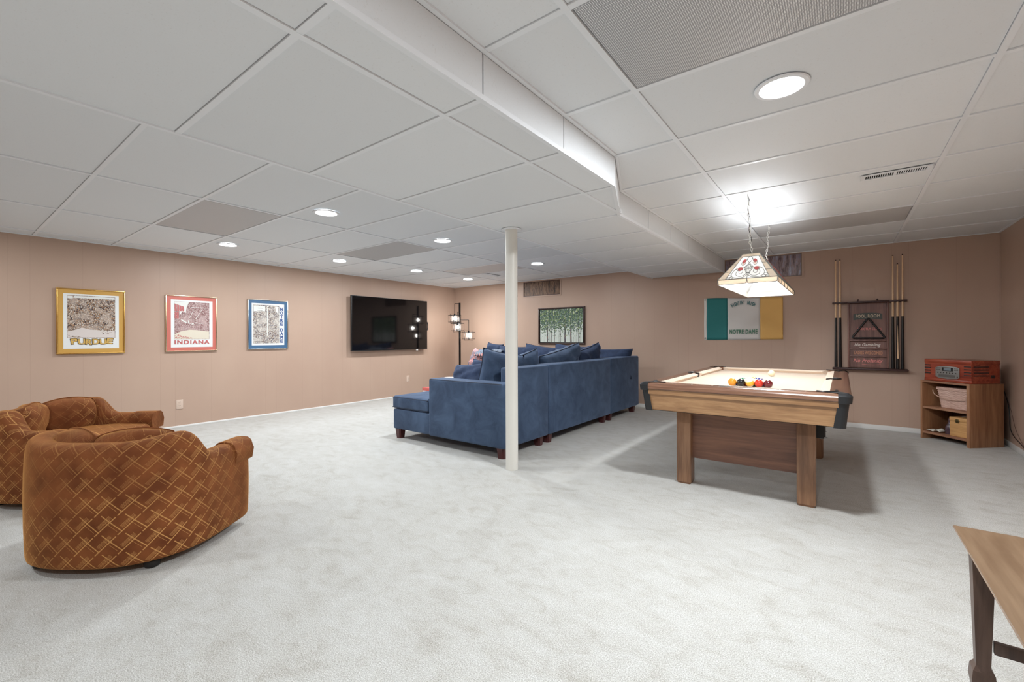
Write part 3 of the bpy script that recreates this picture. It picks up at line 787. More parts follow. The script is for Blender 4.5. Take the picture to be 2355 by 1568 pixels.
# ------------------------------------------------------------------ barrel armchairs
def se(a, p):                                       # superellipse point helpers
    c, s = math.cos(a), math.sin(a); return (math.copysign(abs(c)**(2/p), c), math.copysign(abs(s)**(2/p), s))
def chair_path(hw=.430, hb=.420, ya=.262):
    P = []
    for k in range(9): P.append((hw-.012*(1-k/8)**2*0, ya-(ya-.02)*k/8))
    for k in range(1, 40):
        a = -PI*k/40; x, y = se(a, 2.5); P.append((hw*x, hb*y+.01))
    for k in range(9): P.append((-hw, .02+(ya-.02)*k/8))
    return [Vector((x, y)) for x, y in P]
def smooth01(t): t = min(1, max(0, t)); return t*t*(3-2*t)
def top_h(y, lo=.505, hi=.640, y0=-.185, y1=-.05): return hi+(lo-hi)*smooth01((y-y0)/(y1-y0))-.022*smooth01((-y-.24)/.16)
def shell(path, i0, i1, thick, zb, off=0.0, drop=None):
    """wall of the tub: outer face on the path, thickness inward, rounded top"""
    n = len(path); rows = []; uvs = []; s = 0.0; arc = [0]
    for i in range(1, n): arc.append(arc[-1]+(path[i]-path[i-1]).length)
    for i in range(i0, i1):
        p = path[i]; t = (path[min(n-1, i+1)]-path[max(0, i-1)]).normalized(); nrm = Vector((-t.y, t.x))
        if nrm.dot(p) < 0: nrm = -nrm             # outward
        h = top_h(p.y)+off; th = thick; z0 = (h-drop) if drop else zb
        prof = [(-.018, z0), (-.004, z0+.008), (0, z0+.03), (.006, (z0+h)/2), (0, h-.055), (-.010, h-.022), (-.032, h-.004), (-th/2, h), (-th+.032, h-.004), (-th+.010, h-.022), (-th, h-.055), (-th, (z0+h)/2), (-th+.004, z0+.02), (-th+.01, z0)]
        if drop: prof = [(o+(off if k < 7 else (-off if k > 7 else 0)), z) for k, (o, z) in enumerate(prof)]
        endf = min(1.0, .0+(min(i-i0, i1-1-i))/2.0)
        row = []; uvr = []; c = -th/2; L = 0; last = None
        for o, z in prof:
            if endf < 1 and not drop: o = c+(o-c)*(.86+.14*endf); zc_ = (z0+h)/2; z = zc_+(z-zc_)*(.965+.035*endf)
            o = o; q = p+nrm*o; row.append((q.x, q.y, z))
            if last is not None: L += math.hypot(o-last[0], z-last[1])
            last = (o, z); uvr.append((arc[i], L+z0))
        rows.append(row); uvs.append(uvr)
    b = MB(); bv, bf = b.grid(rows, closed_v=True)
    nv = len(rows[0]); b._add(rows[0], [tuple(range(nv))]); b._add(rows[-1], [tuple(range(nv))[::-1]])
    bmesh.ops.remove_doubles(b.bm, verts=b.bm.verts, dist=1e-5)
    b.bm.verts.ensure_lookup_table()
    key = {}
    for r, u in zip(rows, uvs):
        for co, uvv in zip(r, u): key[tuple(round(c, 4) for c in co)] = uvv
    lay = b.bm.loops.layers.uv.new('UVMap')
    for f in b.bm.faces:
        us = [key.get(tuple(round(c, 4) for c in l.vert.co), (0, 0)) for l in f.loops]
        mx = max(u[1] for u in us)
        for l, u in zip(f.loops, us): l[lay].uv = u if mx-u[1] < .4 else (u[0], u[1]+mx)
    return b
def pillow_grid(w, h, t, n=16, pinch=.07, p=4, seed=0, wr=.004, rnd_=0.0):
    rnd = random.Random(seed); ph = [rnd.uniform(0, 6.28) for _ in range(4)]
    def pt(u, v, s):
        f = (max(0, 1-abs(u)**p)*max(0, 1-abs(v)**p))**.42
        x = u*w/2*(1-pinch*(1-v*v))*math.sqrt(1-rnd_*v*v); z = v*h/2*(1-pinch*(1-u*u))*math.sqrt(1-rnd_*u*u)
        y = s*t/2*f+s*wr*f*(math.sin(7*u+ph[0]+4*v)*1.2+math.sin(11*v+ph[1]-5*u)+.9*math.sin(17*u+ph[2]+9*v))
        return (x, y, z)
    c = [-math.cos(PI*i/n) if False else (2*i/n-1) for i in range(n+1)]
    c = [math.copysign(abs(a)**.8, a) for a in c]
    F = [[pt(u, v, -1) for v in c] for u in c]; B = [[pt(u, v, 1) for v in c] for u in c]
    b = MB(); b.grid(F); b.grid(B); bmesh.ops.remove_doubles(b.bm, verts=b.bm.verts, dist=1e-4)
    edge = [pt(-1, v, 0) for v in c]+[pt(u, 1, 0) for u in c[1:]]+[pt(1, v, 0) for v in c[::-1][1:]]+[pt(u, -1, 0) for u in c[::-1][1:-1]]
    return b, edge
def armchair(label, loc, rz):
    t = thing('barrel_armchair', label, 'armchair', loc, rz, 'pair of rust velvet tub armchairs')
    P = chair_path(); n = len(P)
    shell(P, 0, n, .125, .040).build('tub_body', RUST, t, angle=60, sub=1)
    b = MB()                                        # seat platform and front rail between the arms
    pts = [(.30, .235), (-.30, .235)]+[(.30*se(-PI+PI*k/16, 2.4)[0], .285*se(-PI+PI*k/16, 2.4)[1]-.0) for k in range(0, 17)]
    b.prism(pts, .045, .30, .012); b.build('seat_base', RUST, t, uvbox=True)
    b = MB(); b.prism([(.296, .275), (-.296, .275)]+[(.296*se(-PI+PI*k/16, 2.6)[0], .280*se(-PI+PI*k/16, 2.6)[1]) for k in range(0, 17)], .30, .425, .035, 4)
    b.build('seat_cushion', RUST, t, uvbox=True)
    for s in (-1, 1):
        b, edge = pillow_grid(.37, .30, .16, 14, 0, 2.6, seed=s+4, wr=.002, rnd_=.34)
        M = Matrix.Translation((s*.150, -.235, .512)) @ Matrix.Rotation(R(-s*-24), 4, 'Z') @ Matrix.Rotation(R(-9), 4, 'X')
        me = bpy.data.meshes.new('tmp'); b.bm.to_mesh(me); b.bm.free(); me.transform(M)
        b2 = MB(); b2.mesh(me); o = b2.build('back_cushion', RUST, t, angle=0, uvbox=True)
        b3 = MB(); b3.M = M; b3.tube([Vector(e) for e in edge], .0045, 6, True); b3.build('piping', RUST, o, angle=0)
    for s in (0, 1):
        i0, i1 = (0, 6) if s == 0 else (n-6, n)
        Q = [Vector((q.x*1.0, q.y+(.012 if q.y > .22 else 0))) for q in P]
        shell(Q, i0, i1, .125, 0, off=.006, drop=.135).build('arm_cover', RUST, t, angle=60)
    for x, y in ((.33, .16), (-.33, .16), (.27, -.28), (-.27, -.28)):
        b = MB(); b.lathe([(.016, .042), (.030, .036), (.034, .022), (.030, .006), (.02, 0)], c=(x, y, 0), seg=16); b.build('foot', DARKF, t)
    return t
armchair('rust velvet tub armchair seen from behind, nearest the camera', (-3.076, .714, 0), .645)
armchair('rust velvet tub armchair cut by the left edge of the photo, showing its cushions', (-4.494, .686, 0), -.926+.10)

# ------------------------------------------------------------------ blue sectional sofa
SX = -2.42                                          # outer back plane
def sofa_leg(b, x, y):
    for (r0, r1) in ((.034, .045),):
        b.hull8([(x-r0, y-r0, 0), (x+r0, y-r0, 0), (x+r0, y+r0, 0), (x-r0, y+r0, 0)], [(x-r1, y-r1, .105), (x+r1, y-r1, .105), (x+r1, y+r1, .105), (x-r1, y+r1, .105)])
def legs(t, pts):
    for x, y in pts:
        b = MB(); sofa_leg(b, x, y)
        bmesh.ops.bevel(b.bm, geom=[e for e in b.bm.edges if abs(e.verts[0].co.z-e.verts[1].co.z) > .05], offset=.012, segments=3, affect='EDGES')
        b.build('leg', LEGM, t, world=True)
def piping(t, pts, r=.005, closed=False):
    b = MB(); b.tube(pts, r, 6, closed); b.build('piping', PIPE, t, world=True)
t = thing('sofa_chaise_section', 'near end of the blue sectional, with low arm and chaise seat, beside the column', 'sofa', (-3.2, 3.47, 0))
b = MB(); b.box(-3.99, SX-.02, 3.10, 3.84, .105, .325, .018, 3); b.build('seat_base', BLUE, t, world=True)
b = MB(); b.box(-3.408, SX, 3.092, 3.300, .10, .690, .022, 4); b.build('arm', BLUE, t, world=True)
b = MB(); b.box(SX-.205, SX, 3.296, 3.845, .10, .822, .022, 4); b.build('backrest', BLUE, t, world=True)
b = MB(); b.prism([(-4.005, 3.098), (-3.425, 3.098), (-3.425, 3.31), (SX-.215, 3.31), (SX-.215, 3.843), (-4.005, 3.843)], .330, .468, .028, 4); b.build('seat_cushion', BLUE, t, world=True)
piping(t, [(-3.998, 3.104, .452), (-3.43, 3.104, .452)]); piping(t, [(-3.998, 3.104, .345), (-3.43, 3.104, .345)])
piping(t, [(-3.395, 3.100, .682), (SX-.03, 3.100, .682)])
legs(t, [(-3.93, 3.155), (SX-.075, 3.165), (SX-.085, 3.775), (-3.93, 3.78)])

t = thing('sofa_middle_section', 'middle section of the blue sectional, seen from behind, right of the column', 'sofa', (-2.9, 4.61, 0))
b = MB(); b.box(-3.40, SX-.02, 3.855, 5.365, .105, .325, .018, 3); b.build('seat_base', BLUE, t, world=True)
b = MB(); b.box(SX-.205, SX, 3.855, 5.365, .10, .826, .022, 4); b.build('backrest', BLUE, t, world=True)
for y0, y1 in ((3.857, 4.608), (4.612, 5.363)):
    b = MB(); b.box(-3.42, SX-.215, y0, y1, .330, .468, .028, 4); b.build('seat_cushion', BLUE, t, world=True)
legs(t, [(SX-.085, 3.945), (-3.33, 3.93), (SX-.085, 5.275), (-3.33, 5.29)])

t = thing('sofa_corner_section', 'corner section of the blue sectional nearest the back wall', 'sofa', (-2.9, 5.87, 0))
b = MB(); b.box(-3.43, SX-.02, 5.375, 6.34, .105, .325, .018, 3); b.build('seat_base', BLUE, t, world=True)
b = MB(); b.box(SX-.205, SX, 5.375, 6.36, .10, .830, .022, 4); b.build('backrest', BLUE, t, world=True)
b = MB(); b.box(-3.43, SX-.19, 6.155, 6.358, .10, .829, .022, 4); b.build('backrest', BLUE, t, world=True)
b = MB(); b.box(-3.42, SX-.215, 5.377, 6.15, .330, .468, .028, 4); b.build('seat_cushion', BLUE, t, world=True)
legs(t, [(SX-.085, 5.465), (SX-.085, 6.285), (-3.33, 6.285), (-3.33, 5.465)])

t = thing('sofa_wall_section', 'blue sectional part along the back wall, mostly hidden behind the near backrests', 'sofa', (-4.4, 5.9, 0))
b = MB(); b.box(-5.35, -3.44, 5.40, 6.34, .105, .325, .018, 3); b.build('seat_base', NAVY, t, world=True)
b = MB(); b.box(-5.35, -3.44, 6.155, 6.36, .10, .826, .022, 4); b.build('backrest', NAVY, t, world=True)
for x0, x1 in ((-5.345, -4.397), (-4.393, -3.445)):
    b = MB(); b.box(x0, x1, 5.38, 6.145, .330, .468, .028, 4); b.build('seat_cushion', NAVY, t, world=True)
legs(t, [(-5.26, 5.49), (-3.53, 5.49), (-5.26, 6.28), (-3.53, 6.28)])

def pillow(name, label, c, size, rz=0, rx=0, ry=0, m=NAVY, pm=PIPE, seed=0, pinch=.08, wr=.006, group=None, p=3.6):
    b, edge = pillow_grid(*size, 18, pinch, p, seed, wr)
    h = size[1]
    me = bpy.data.meshes.new(name); bmesh.ops.recalc_face_normals(b.bm, faces=b.bm.faces); b.bm.to_mesh(me); b.bm.free()
    o = bpy.data.objects.new(name, me); COL.objects.link(o); o.location = c; o.rotation_euler = Euler((rx, ry, rz), 'XYZ')
    me.materials.append(m); me.shade_smooth(); tag(o, label, 'cushion', group)
    if pm:
        b = MB(); b.tube([Vector(e) for e in edge], .0042, 6, True); b.build('piping', pm, o, angle=0)
    return o
G = 'loose cushions on the blue sectional'
pillow('throw_pillow', 'dark blue cushion lying against the low arm, left of the column', (-3.13, 3.435, .655), (.52, .37, .20), rz=R(-4), rx=R(-18), ry=R(-5), seed=2, group=G)
pillow('throw_pillow', 'tall blue cushion standing on its edge beside the column', (-2.79, 3.50, .735), (.46, .47, .21), rz=R(60), rx=R(3), ry=R(11), m=BLUE, seed=5, group=G)
pillow('throw_pillow', 'small blue cushion peeping out behind the cushion on the low arm', (-3.26, 3.80, .665), (.42, .38, .16), rz=R(6), rx=R(-22), ry=R(5), seed=9, group=G)
pillow('back_cushion', 'blue back cushion peaking just right of the column', (-2.735, 3.79, .73), (.54, .44, .20), rz=R(90), rx=R(14), ry=R(-10), m=BLUE, seed=3, group=G)
pillow('back_cushion', 'long crumpled blue back cushion in the middle of the near backrest', (-2.735, 4.55, .74), (.92, .48, .24), rz=R(90), rx=R(14), ry=R(-9), m=BLUE, seed=6, wr=.012, group=G)
pillow('back_cushion', 'blue back cushion with a sharp raised corner, right of the long one', (-2.735, 5.28, .75), (.62, .49, .22), rz=R(90), rx=R(13), ry=R(-10), seed=12, wr=.010, group=G)
pillow('back_cushion', 'flat dark blue cushion at the right end of the sectional', (-2.80, 6.02, .725), (.78, .44, .20), rz=R(10), rx=R(-14), ry=R(0), seed=14, group=G)
pillow('back_cushion', 'dark back cushion against the wall section, third from the column', (-3.35, 6.04, .74), (.74, .50, .22), rz=R(0), rx=R(-12), ry=R(4), seed=15, group=G)
pillow('back_cushion', 'dark back cushion against the wall section, second from the column', (-3.98, 6.03, .73), (.66, .50, .22), rz=R(-2), rx=R(-12), ry=R(6), seed=16, group=G)
pillow('back_cushion', 'dark back cushion against the wall section, just right of the column', (-4.50, 6.03, .735), (.70, .46, .22), rz=R(0), rx=R(-12), ry=R(1), seed=17, group=G)
pillow('back_cushion', 'upright dark back cushion just left of the column, farthest on the sofa', (-4.98, 6.06, .76), (.36, .50, .18), rz=R(0), rx=R(-10), ry=R(6), seed=18, group=G)
def m_floral():
    n = NT('floral_pink_grey'); f = n.noise(n.coords(), 9, 2, .5, 1.0)
    n.base(n.ramp(f, [(.40, lin(150,136,146)), (.46, lin(206,150,150)), (.54, lin(222,172,168)), (.60, lin(110,96,110))], 'CONSTANT')); n.set(rough=.8); return n.m
pillow('patterned_pillow', 'pink and grey patterned cushion tilted beside the tall blue one', (-5.22, 5.92, .70), (.40, .36, .15), rz=R(-8), rx=R(-16), ry=R(18), m=m_floral(), pm=None, seed=21, group=G)
# crumpled knitted throw over the far cushions
n_ = NT('knit_grey'); f_ = n_.voronoi(n_.coords(), 42); n_.base(n_.ramp(f_, [(.1, lin(60,72,92)), (.5, lin(128,138,152))])); n_.set(rough=.95); n_.bump(f_, .6, .01); KNIT = n_.m
b = MB(); P = []
for i in range(19):
    row = []
    for j in range(15):
        u, v = i/18, j/14; x = -5.20+.55*u; y = 5.78+.30*v
        z = .76+.11*math.sin(PI*v*.75+.25)+.015*math.sin(9*u+3*v)+.012*math.sin(14*v-5*u)+.03*u
        row.append((x, y, z))
    P.append(row)
b.grid(P); thr = b.build('throw_blanket', KNIT, angle=0); md = thr.modifiers.new('s', 'SOLIDIFY'); md.thickness = .02
tag(thr, 'grey knitted throw heaped on the sectional behind the tall blue cushion', 'blanket')
b = MB(); rnd = random.Random(2)
for k in range(9):
    x = -5.16+.055*k; b.tube([(x, 5.775, .80+.004*k), (x+.01, 5.76, .815+.004*k), (x+.02, 5.745, .79)], .011, 6)
fr = b.build('fringe', simple('fringe_pink', lin(222,160,154), .9), thr, world=True)
# white pouf and small box behind the low arm
b = MB(); b.lathe([(.11, 0), (.13, .04), (.135, .25), (.13, .46), (.10, .500), (.01, .508)], c=(-4.80, 4.80, 0), seg=32)
tag(b.build('round_pouf', simple('pouf_white', lin(222,216,212), .9)), 'white round pouf barely showing over the low blue arm', 'pouf')
t = thing('small_box', 'small red and white box showing left of the blue arm', 'box', (-4.86, 4.42, 0))
b = MB(); b.box(-4.88, -4.72, 4.32, 4.52, 0, .36, .006); b.build('box_body', simple('box_speckled', lin(216,206,204), .6, var=.18, vscale=40), t, world=True)
b = MB(); b.box(-4.885, -4.715, 4.315, 4.525, .345, .385, .004); b.build('lid', simple('box_red', lin(196,96,90), .5), t, world=True)

# ------------------------------------------------------------------ black floor lamp with three cage shades
t = thing('floor_lamp', 'black floor lamp with three wire cage shades in the far corner', 'floor lamp', (-5.92, 6.185, 0))
b = MB(); b.lathe([(.14, 0), (.14, .018), (.03, .026)], seg=32); b.build('base', IRON, t)
b = MB(); b.box(-.014, .014, -.014, .014, .02, 1.782, .002); b.build('pole', IRON, t)
CG = NT('shade_glass'); CG.set(col=(.9,.92,.95,1), rough=.1, spec=.6)
_tr = CG.node('ShaderNodeBsdfTransparent'); _mx = CG.node('ShaderNodeMixShader'); _mx.inputs[0].default_value = .95
CG.L.new(CG.b.outputs[0], _mx.inputs[1]); CG.L.new(_tr.outputs[0], _mx.inputs[2]); CG.L.new(_mx.outputs[0], CG.N['Material Output'].inputs[0]); CG = CG.m
def cage(dx, dy, za, zc, ax, ay):
    """arm at height za reaching (dx, dy); shade centre height zc"""
    rx, ry = ax, ay                                 # unit vector across the shade
    b = MB(); b.tube([(0, 0, za), (dx, dy, za)], .006, 6); b.tube([(dx, dy, za), (dx, dy, zc+.095)], .005, 6); b.build('arm', IRON, t)
    sh = thing2('cage_shade', t, (dx, dy, zc))
    b = MB()
    def loop(hw, hh, u): b.tube([(-hw*u[0], -hw*u[1], -hh), (hw*u[0], hw*u[1], -hh), (hw*u[0], hw*u[1], hh), (-hw*u[0], -hw*u[1], hh)], .0042, 4, True)
    U = (rx, ry); V = (-ry, rx)
    loop(.124, .066, U); loop(.124, .066, V); loop(.082, .092, U); loop(.082, .092, V)
    for h in (-.066, .066):
        b.tube([(.082*(a*U[0]+c*V[0]), .082*(a*U[1]+c*V[1]), h) for a, c in ((-1, -1), (1, -1), (1, 1), (-1, 1))], .0034, 4, True)
    b.build('wire_cage', IRON, sh)
    b = MB(); b.lathe([(.062, -.06), (.062, .062)], seg=24, cap=False); b.build('glass_cylinder', CG, sh)
    b = MB(); b.lathe([(.014, .04), (.014, .09)], seg=14); b.build('socket', IRON, sh)
    b = MB(); b.sphere((0, 0, .002), .026, 12, 8, (1, 1, 1.35)); b.build('bulb', BULB, sh)
def thing2(name, parent, loc):
    o = bpy.data.objects.new(name, None); COL.objects.link(o); o.parent = parent; o.location = loc; return o
U_ = (.80, .60)
cage(-.080, -.058, 1.769, 1.478, *U_)
cage(-.02+.06, -.018-.08, 1.60, 1.310, *U_)
cage(.140, .103, 1.449, 1.150, *U_)
# ------------------------------------------------------------------ pool table
PX0, PX1, PY0, PY1 = -1.178, .046, 3.10, 5.28
ZT_, ZE, ZLp, ZA, ZBed = .782, .768, .736, .588, .748      # rail top, outer top edge, lip, apron bottom, bed
t = thing('pool_table', 'wooden pool table with pale beige cloth under the stained glass lamp', 'pool table', ((PX0+PX1)/2, (PY0+PY1)/2, 0))
RW = .105                                                   # wooden rail width
def quad_ring(b, a0, z0, a1, z1):
    pass
def board(name, p0, p1, nrm, m, zlo, zhi, ilo, ihi, th=.028, trim=.062):
    """apron board between corners p0-p1, tapering inward towards its foot"""
    d = (Vector(p1)-Vector(p0)).normalized(); n = Vector(nrm)
    a = Vector(p0)+d*trim; c = Vector(p1)-d*trim; b = MB()
    f = lambda P, o, z: (P.x-n.x*o, P.y-n.y*o, z)
    b.hull8([f(a, ilo, zlo), f(c, ilo, zlo), f(c, ilo+th, zlo), f(a, ilo+th, zlo)], [f(a, ihi, zhi), f(c, ihi, zhi), f(c, ihi+th, zhi), f(a, ihi+th, zhi)])
    return b.build(name, m, t, world=True, smooth=False)
cor = [(PX0, PY0), (PX1, PY0), (PX1, PY1), (PX0, PY1)]
nr = [(0, -1), (1, 0), (0, 1), (-1, 0)]
for i in range(4):
    m = OAKX if i % 2 == 0 else OAKY
    board('apron', cor[i], cor[(i+1) % 4], nr[i], m, ZA, ZLp-.034, .040, .022)
    board('apron_moulding', cor[i], cor[(i+1) % 4], nr[i], m, ZLp-.034, ZLp-.002, .014, .010)
    board('underside_strip', cor[i], cor[(i+1) % 4], nr[i], DARKF, ZA-.004, ZA, .046, .046)
def rail(p0, p1, n, m):
    """wooden rail cap with a rounded nose"""
    p0, p1, n = Vector(p0), Vector(p1), Vector(n); b = MB()
    prof = [(.004, ZLp), (0, ZLp+.006), (-.0, ZE-.008), (.004, ZE), (.014, ZT_-.005), (.030, ZT_), (RW, ZT_), (RW, ZLp+.01)]
    P = [[(q.x-n.x*o, q.y-n.y*o, z) for o, z in prof] for q in (p0, p1)]
    b.grid(P, closed_v=True); k = len(prof); b._add(P[0], [tuple(range(k))]); b._add(P[1], [tuple(range(k))])
    return b.build('rail', m, t, world=True, angle=25)
tr = .060
rail((PX0+tr, PY0), (PX1-tr, PY0), (0, -1), RAILX); rail((PX0+tr, PY1), (PX1-tr, PY1), (0, 1), RAILX)
rail((PX0, PY0+tr), (PX0, PY1-tr), (-1, 0), RAILY); rail((PX1, PY0+tr), (PX1, PY1-tr), (1, 0), RAILY)
IX0, IX1, IY0, IY1 = PX0+RW, PX1-RW, PY0+RW, PY1-RW
b = MB(); b.box(IX0, IX1, IY0, IY1, ZBed-.045, ZBed); b.build('playing_surface', CLOTH, t, world=True, smooth=False)
def cushion(a, c, n, la=.05, lc=.05):
    """a-c along the rail's inner edge, nose pointing along n"""
    a, c, n = Vector(a), Vector(c), Vector(n); d = (c-a).normalized(); b = MB()
    top = [(0, ZT_), (.012, ZT_+.001), (.044, ZT_-.006), (.050, ZT_-.012), (.036, ZBed+.001), (0, ZBed+.001)]
    rows = []
    for P, s, k in ((a, 1, la), (c, -1, lc)):
        rows.append([tuple((P+n*o+d*s*k*(o/.05)).to_tuple())+(z,) for o, z in top])
    rows = [[(r[0], r[1], r[2]) for r in row] for row in rows]
    b.grid(rows, closed_v=True); k = len(top); b._add(rows[0], [tuple(range(k))]); b._add(rows[1], [tuple(range(k))])
    return b.build('rail_cushion', CLOTH, t, world=True, angle=30)
pk = .045; ym = (PY0+PY1)/2; sp = .055
cushion((IX0+pk, IY0), (IX1-pk, IY0), (0, 1)); cushion((IX0+pk, IY1), (IX1-pk, IY1), (0, -1))
for x, s in ((IX0, 1), (IX1, -1)):
    cushion((x, IY0+pk), (x, ym-sp), (s, 0), .05, .02); cushion((x, ym+sp), (x, IY1-pk), (s, 0), .02, .05)
# corner castings and pockets
for (cx, cy), sx, sy in (((PX0, PY0), 1, 1), ((PX1, PY0), -1, 1), ((PX1, PY1), -1, -1), ((PX0, PY1), 1, -1)):
    b = MB()
    def arc(r, ext, z, ins=0):
        o = Vector((cx+sx*(r+ins), cy+sy*(r+ins))); P = [(cx+sx*(ext), cy+sy*ins, z)]
        for k in range(7):
            a = PI/2*k/6; P.append((o.x-sx*r*math.sin(a), o.y-sy*r*math.cos(a), z))
        P.append((cx+sx*ins, cy+sy*ext, z)); return P
    rows = [arc(.030, .088, ZA-.006, .028), arc(.030, .066, ZLp-.010, .012), arc(.030, .064, ZLp-.008, .000), arc(.032, .064, ZE, -.004), arc(.032, .064, ZT_-.004, .006), arc(.030, .064, ZT_+.003, .018)]
    tp = [(cx+sx*(.02+.07), cy+sy*.055, ZT_+.003), ]
    b.grid(rows)
    top = rows[-1]; inner = []
    for k in range(9):
        a = PI/2*k/8; inner.append((cx+sx*(.135-.068*math.sin(a)), cy+sy*(.135-.068*math.cos(a)), ZT_+.003))
    b._add(top+inner[::-1], [tuple(range(len(top)+len(inner)))])
    low = [(x, y, ZBed-.07) for x, y, z in inner]
    b.grid([inner, low])
    o = b.build('corner_casting', CAST, t, world=True, angle=40); plabel(o, 'black corner casting with rounded pocket rim')
    b = MB(); b.lathe([(.002, ZBed-.075), (.055, ZBed-.07), (.058, ZBed+.0005)], c=(cx+sx*.130, cy+sy*.130, 0), seg=24, cap=False); b.build('pocket', DARKF, t, world=True)
    b = MB()
    for w in ((.0,), ):
        P = []
        for k in range(11):
            a = -.45+(PI/2+.9)*k/10; P.append((cx+sx*(.137-.070*math.sin(a)), cy+sy*(.137-.070*math.cos(a)), ZT_+.004))
        b.tube(P, .0055, 6)
    b.build('pocket_rim', BLACK, t, world=True)
for x, s in ((PX0, 1), (PX1, -1)):
    b = MB(); P = []
    for k in range(11):
        a = PI*k/10; P.append((x+s*(.104-.050*math.sin(a)), ym-.052*math.cos(a), ZT_+.003))
    b.tube(P, .0065, 6); b.build('pocket_rim', BLACK, t, world=True)
    b = MB(); b.lathe([(.002, ZBed-.06), (.046, ZBed-.05), (.048, ZT_+.001)], c=(x+s*.098, ym, 0), seg=24, cap=False); b.build('pocket', DARKF, t, world=True)
# legs and end panels
for x in (-1.012, -.241):
    for y in (3.43, 4.84):
        b = MB(); b.box(x, x+.103, y, y+.11, .012, .605, .004); b.box(x+.008, x+.095, y+.008, y+.10, 0, .013)
        b.faces = None
        o = b.build('leg', LEGW, t, world=True)
for y in (3.485, 4.865): 
    b = MB(); b.box(-.909, -.241, y, y+.022, .195, .60); b.build('end_panel', WALNUTX, t, world=True, smooth=False)
for x in (-1.0, -.16):
    b = MB(); b.box(x, x+.02, 3.54, 4.84, .53, .60); b.build('side_panel', DARKF, t, world=True, smooth=False)
b = MB()                                            # wavy chrome ball-return guard under the right side
pts = []
for k in range(13): pts.append((-.118+(.036 if k % 3 == 1 else .004)+.003*math.sin(k), 3.66, .412+.0125*k))
b.tube(pts, .0036, 6); b.tube([(p[0]-.02, p[1]+.05, p[2]) for p in pts], .0036, 6)
b.tube([pts[0], (pts[0][0]-.03, pts[0][1]+.05, pts[0][2])], .003, 6); b.tube([pts[-1], (pts[-1][0]-.03, pts[-1][1]+.05, pts[-1][2])], .003, 6)
b.build('ball_return_wire', METAL, t, world=True)
b = MB(); b.prism([(-.148, 3.60), (-.098, 3.60), (-.112, 3.63), (-.09, 3.66), (-.12, 3.69), (-.125, 3.74), (-.148, 3.74)], .425, .585); b.build('ball_return', DARKF, t, world=True)
b = MB(); b.box(-.655, -.585, PY0+.040, PY0+.072, ZT_, ZT_+.0015); pl = b.build('name_plate', METAL, t, world=True)
b = MB(); rnd = random.Random(4)
for k in range(9): b.box(-.650+.0072*k, -.6455+.0072*k, PY0+.048, PY0+.048+rnd.uniform(.008, .016), ZT_+.0015, ZT_+.002)
b.build('plate_marks', BLACK, pl, world=True)
b = MB()
for k in (-3, -2, -1, 1, 2, 3):
    b.lathe([(.0045, ZT_), (.0045, ZT_+.0008)], c=((PX0+PX1)/2+k*.13, PY0+.055, 0), seg=12)
b.build('sight_dots', simple('sight_pearl', lin(236,232,222), .3), t, world=True)

# balls
def ball_mat(name, col, stripe=False):
    n = NT(name); n.set(col=col, rough=.12, coat=.6, coat_r=.05)
    if stripe:
        x, y, z = n.xyz(); n.base(n.mix(z.abs().lt(.015), lin(238,230,206), col))
    return n.m
OR, BK, RD, MR, BL, GN, PU, IV, YE = lin(226,150,40), lin(18,18,20), lin(206,58,40), lin(104,26,36), lin(36,60,150), lin(24,110,70), lin(80,50,120), lin(240,228,196), lin(236,180,60)
def ball(label, x, y, m, rot=(0,0,0), grp=None):
    b = MB(); b.sphere((0, 0, 0), .0286, 28, 16); o = b.build('billiard_ball', m, angle=0, at=(0, 0, 0))
    o.location = (x, y, ZBed+.0288); o.rotation_euler = rot; tag(o, label, 'billiard ball', grp); return o
D_ = .0574; bx, by = -.530, 3.545; hv = D_*math.sqrt(3)/2
rows = [[('orange', OR, 0), ('black', BK, 0), ('gold', YE, 1), ('red', RD, 0), ('maroon', MR, 0)],
        [('blue', BL, 1), ('red', RD, 1), ('green', GN, 1), ('purple', PU, 1)],
        [('green', GN, 0), ('orange', OR, 1), ('purple', PU, 0)], [('maroon', MR, 1), ('blue', BL, 0)], [('yellow', YE, 0)]]
where = ['in the near row of the rack', 'in the second row of the rack', 'in the third row of the rack', 'in the row of two behind the rack', 'at the far point of the rack']
for r, row in enumerate(rows):
    for c, (nm, col, st) in enumerate(row):
        x = bx+(c-(len(row)-1)/2)*D_; y = by+r*hv
        ball('%s %s billiard ball %s' % (nm, 'striped' if st else 'solid', where[r]), x, y, ball_mat('ball_%s_%d' % (nm, st), col, st), (.30 if r == 0 else random.uniform(.3, .9), random.uniform(-.3, .3), 0), 'racked billiard balls')
cb = ball('ivory cue ball alone at the far end of the pool table', -.512, 4.60, ball_mat('ball_ivory', IV)); cb.name = 'cue_ball'

# ------------------------------------------------------------------ stained glass billiard lamp
def m_glass(name, col, tr=.62):
    n = NT(name); d = n.node('ShaderNodeBsdfTranslucent'); d.inputs['Color'].default_value = col
    n.set(col=col, rough=.18, spec=.5)
    f = n.ramp(n.noise(n.coords(), 14, 3), [(.3, tuple(c*.86 for c in col[:3])+(1,)), (.7, col)]); n.base(f); n.link(f, d.inputs['Color'])
    mx = n.node('ShaderNodeMixShader'); mx.inputs[0].default_value = tr
    n.L.new(n.b.outputs[0], mx.inputs[1]); n.L.new(d.outputs[0], mx.inputs[2]); n.L.new(mx.outputs[0], n.N['Material Output'].inputs[0]); return n.m
GW, GA, GR, GP = m_glass('opal_glass', lin(240,240,238), .62), m_glass('amber_glass', lin(236,222,204), .5), m_glass('red_glass', lin(206,92,92), .35), m_glass('pink_glass', lin(240,200,186), .4)
LEAD = simple('lead_came', lin(112,112,108), .5, .2)
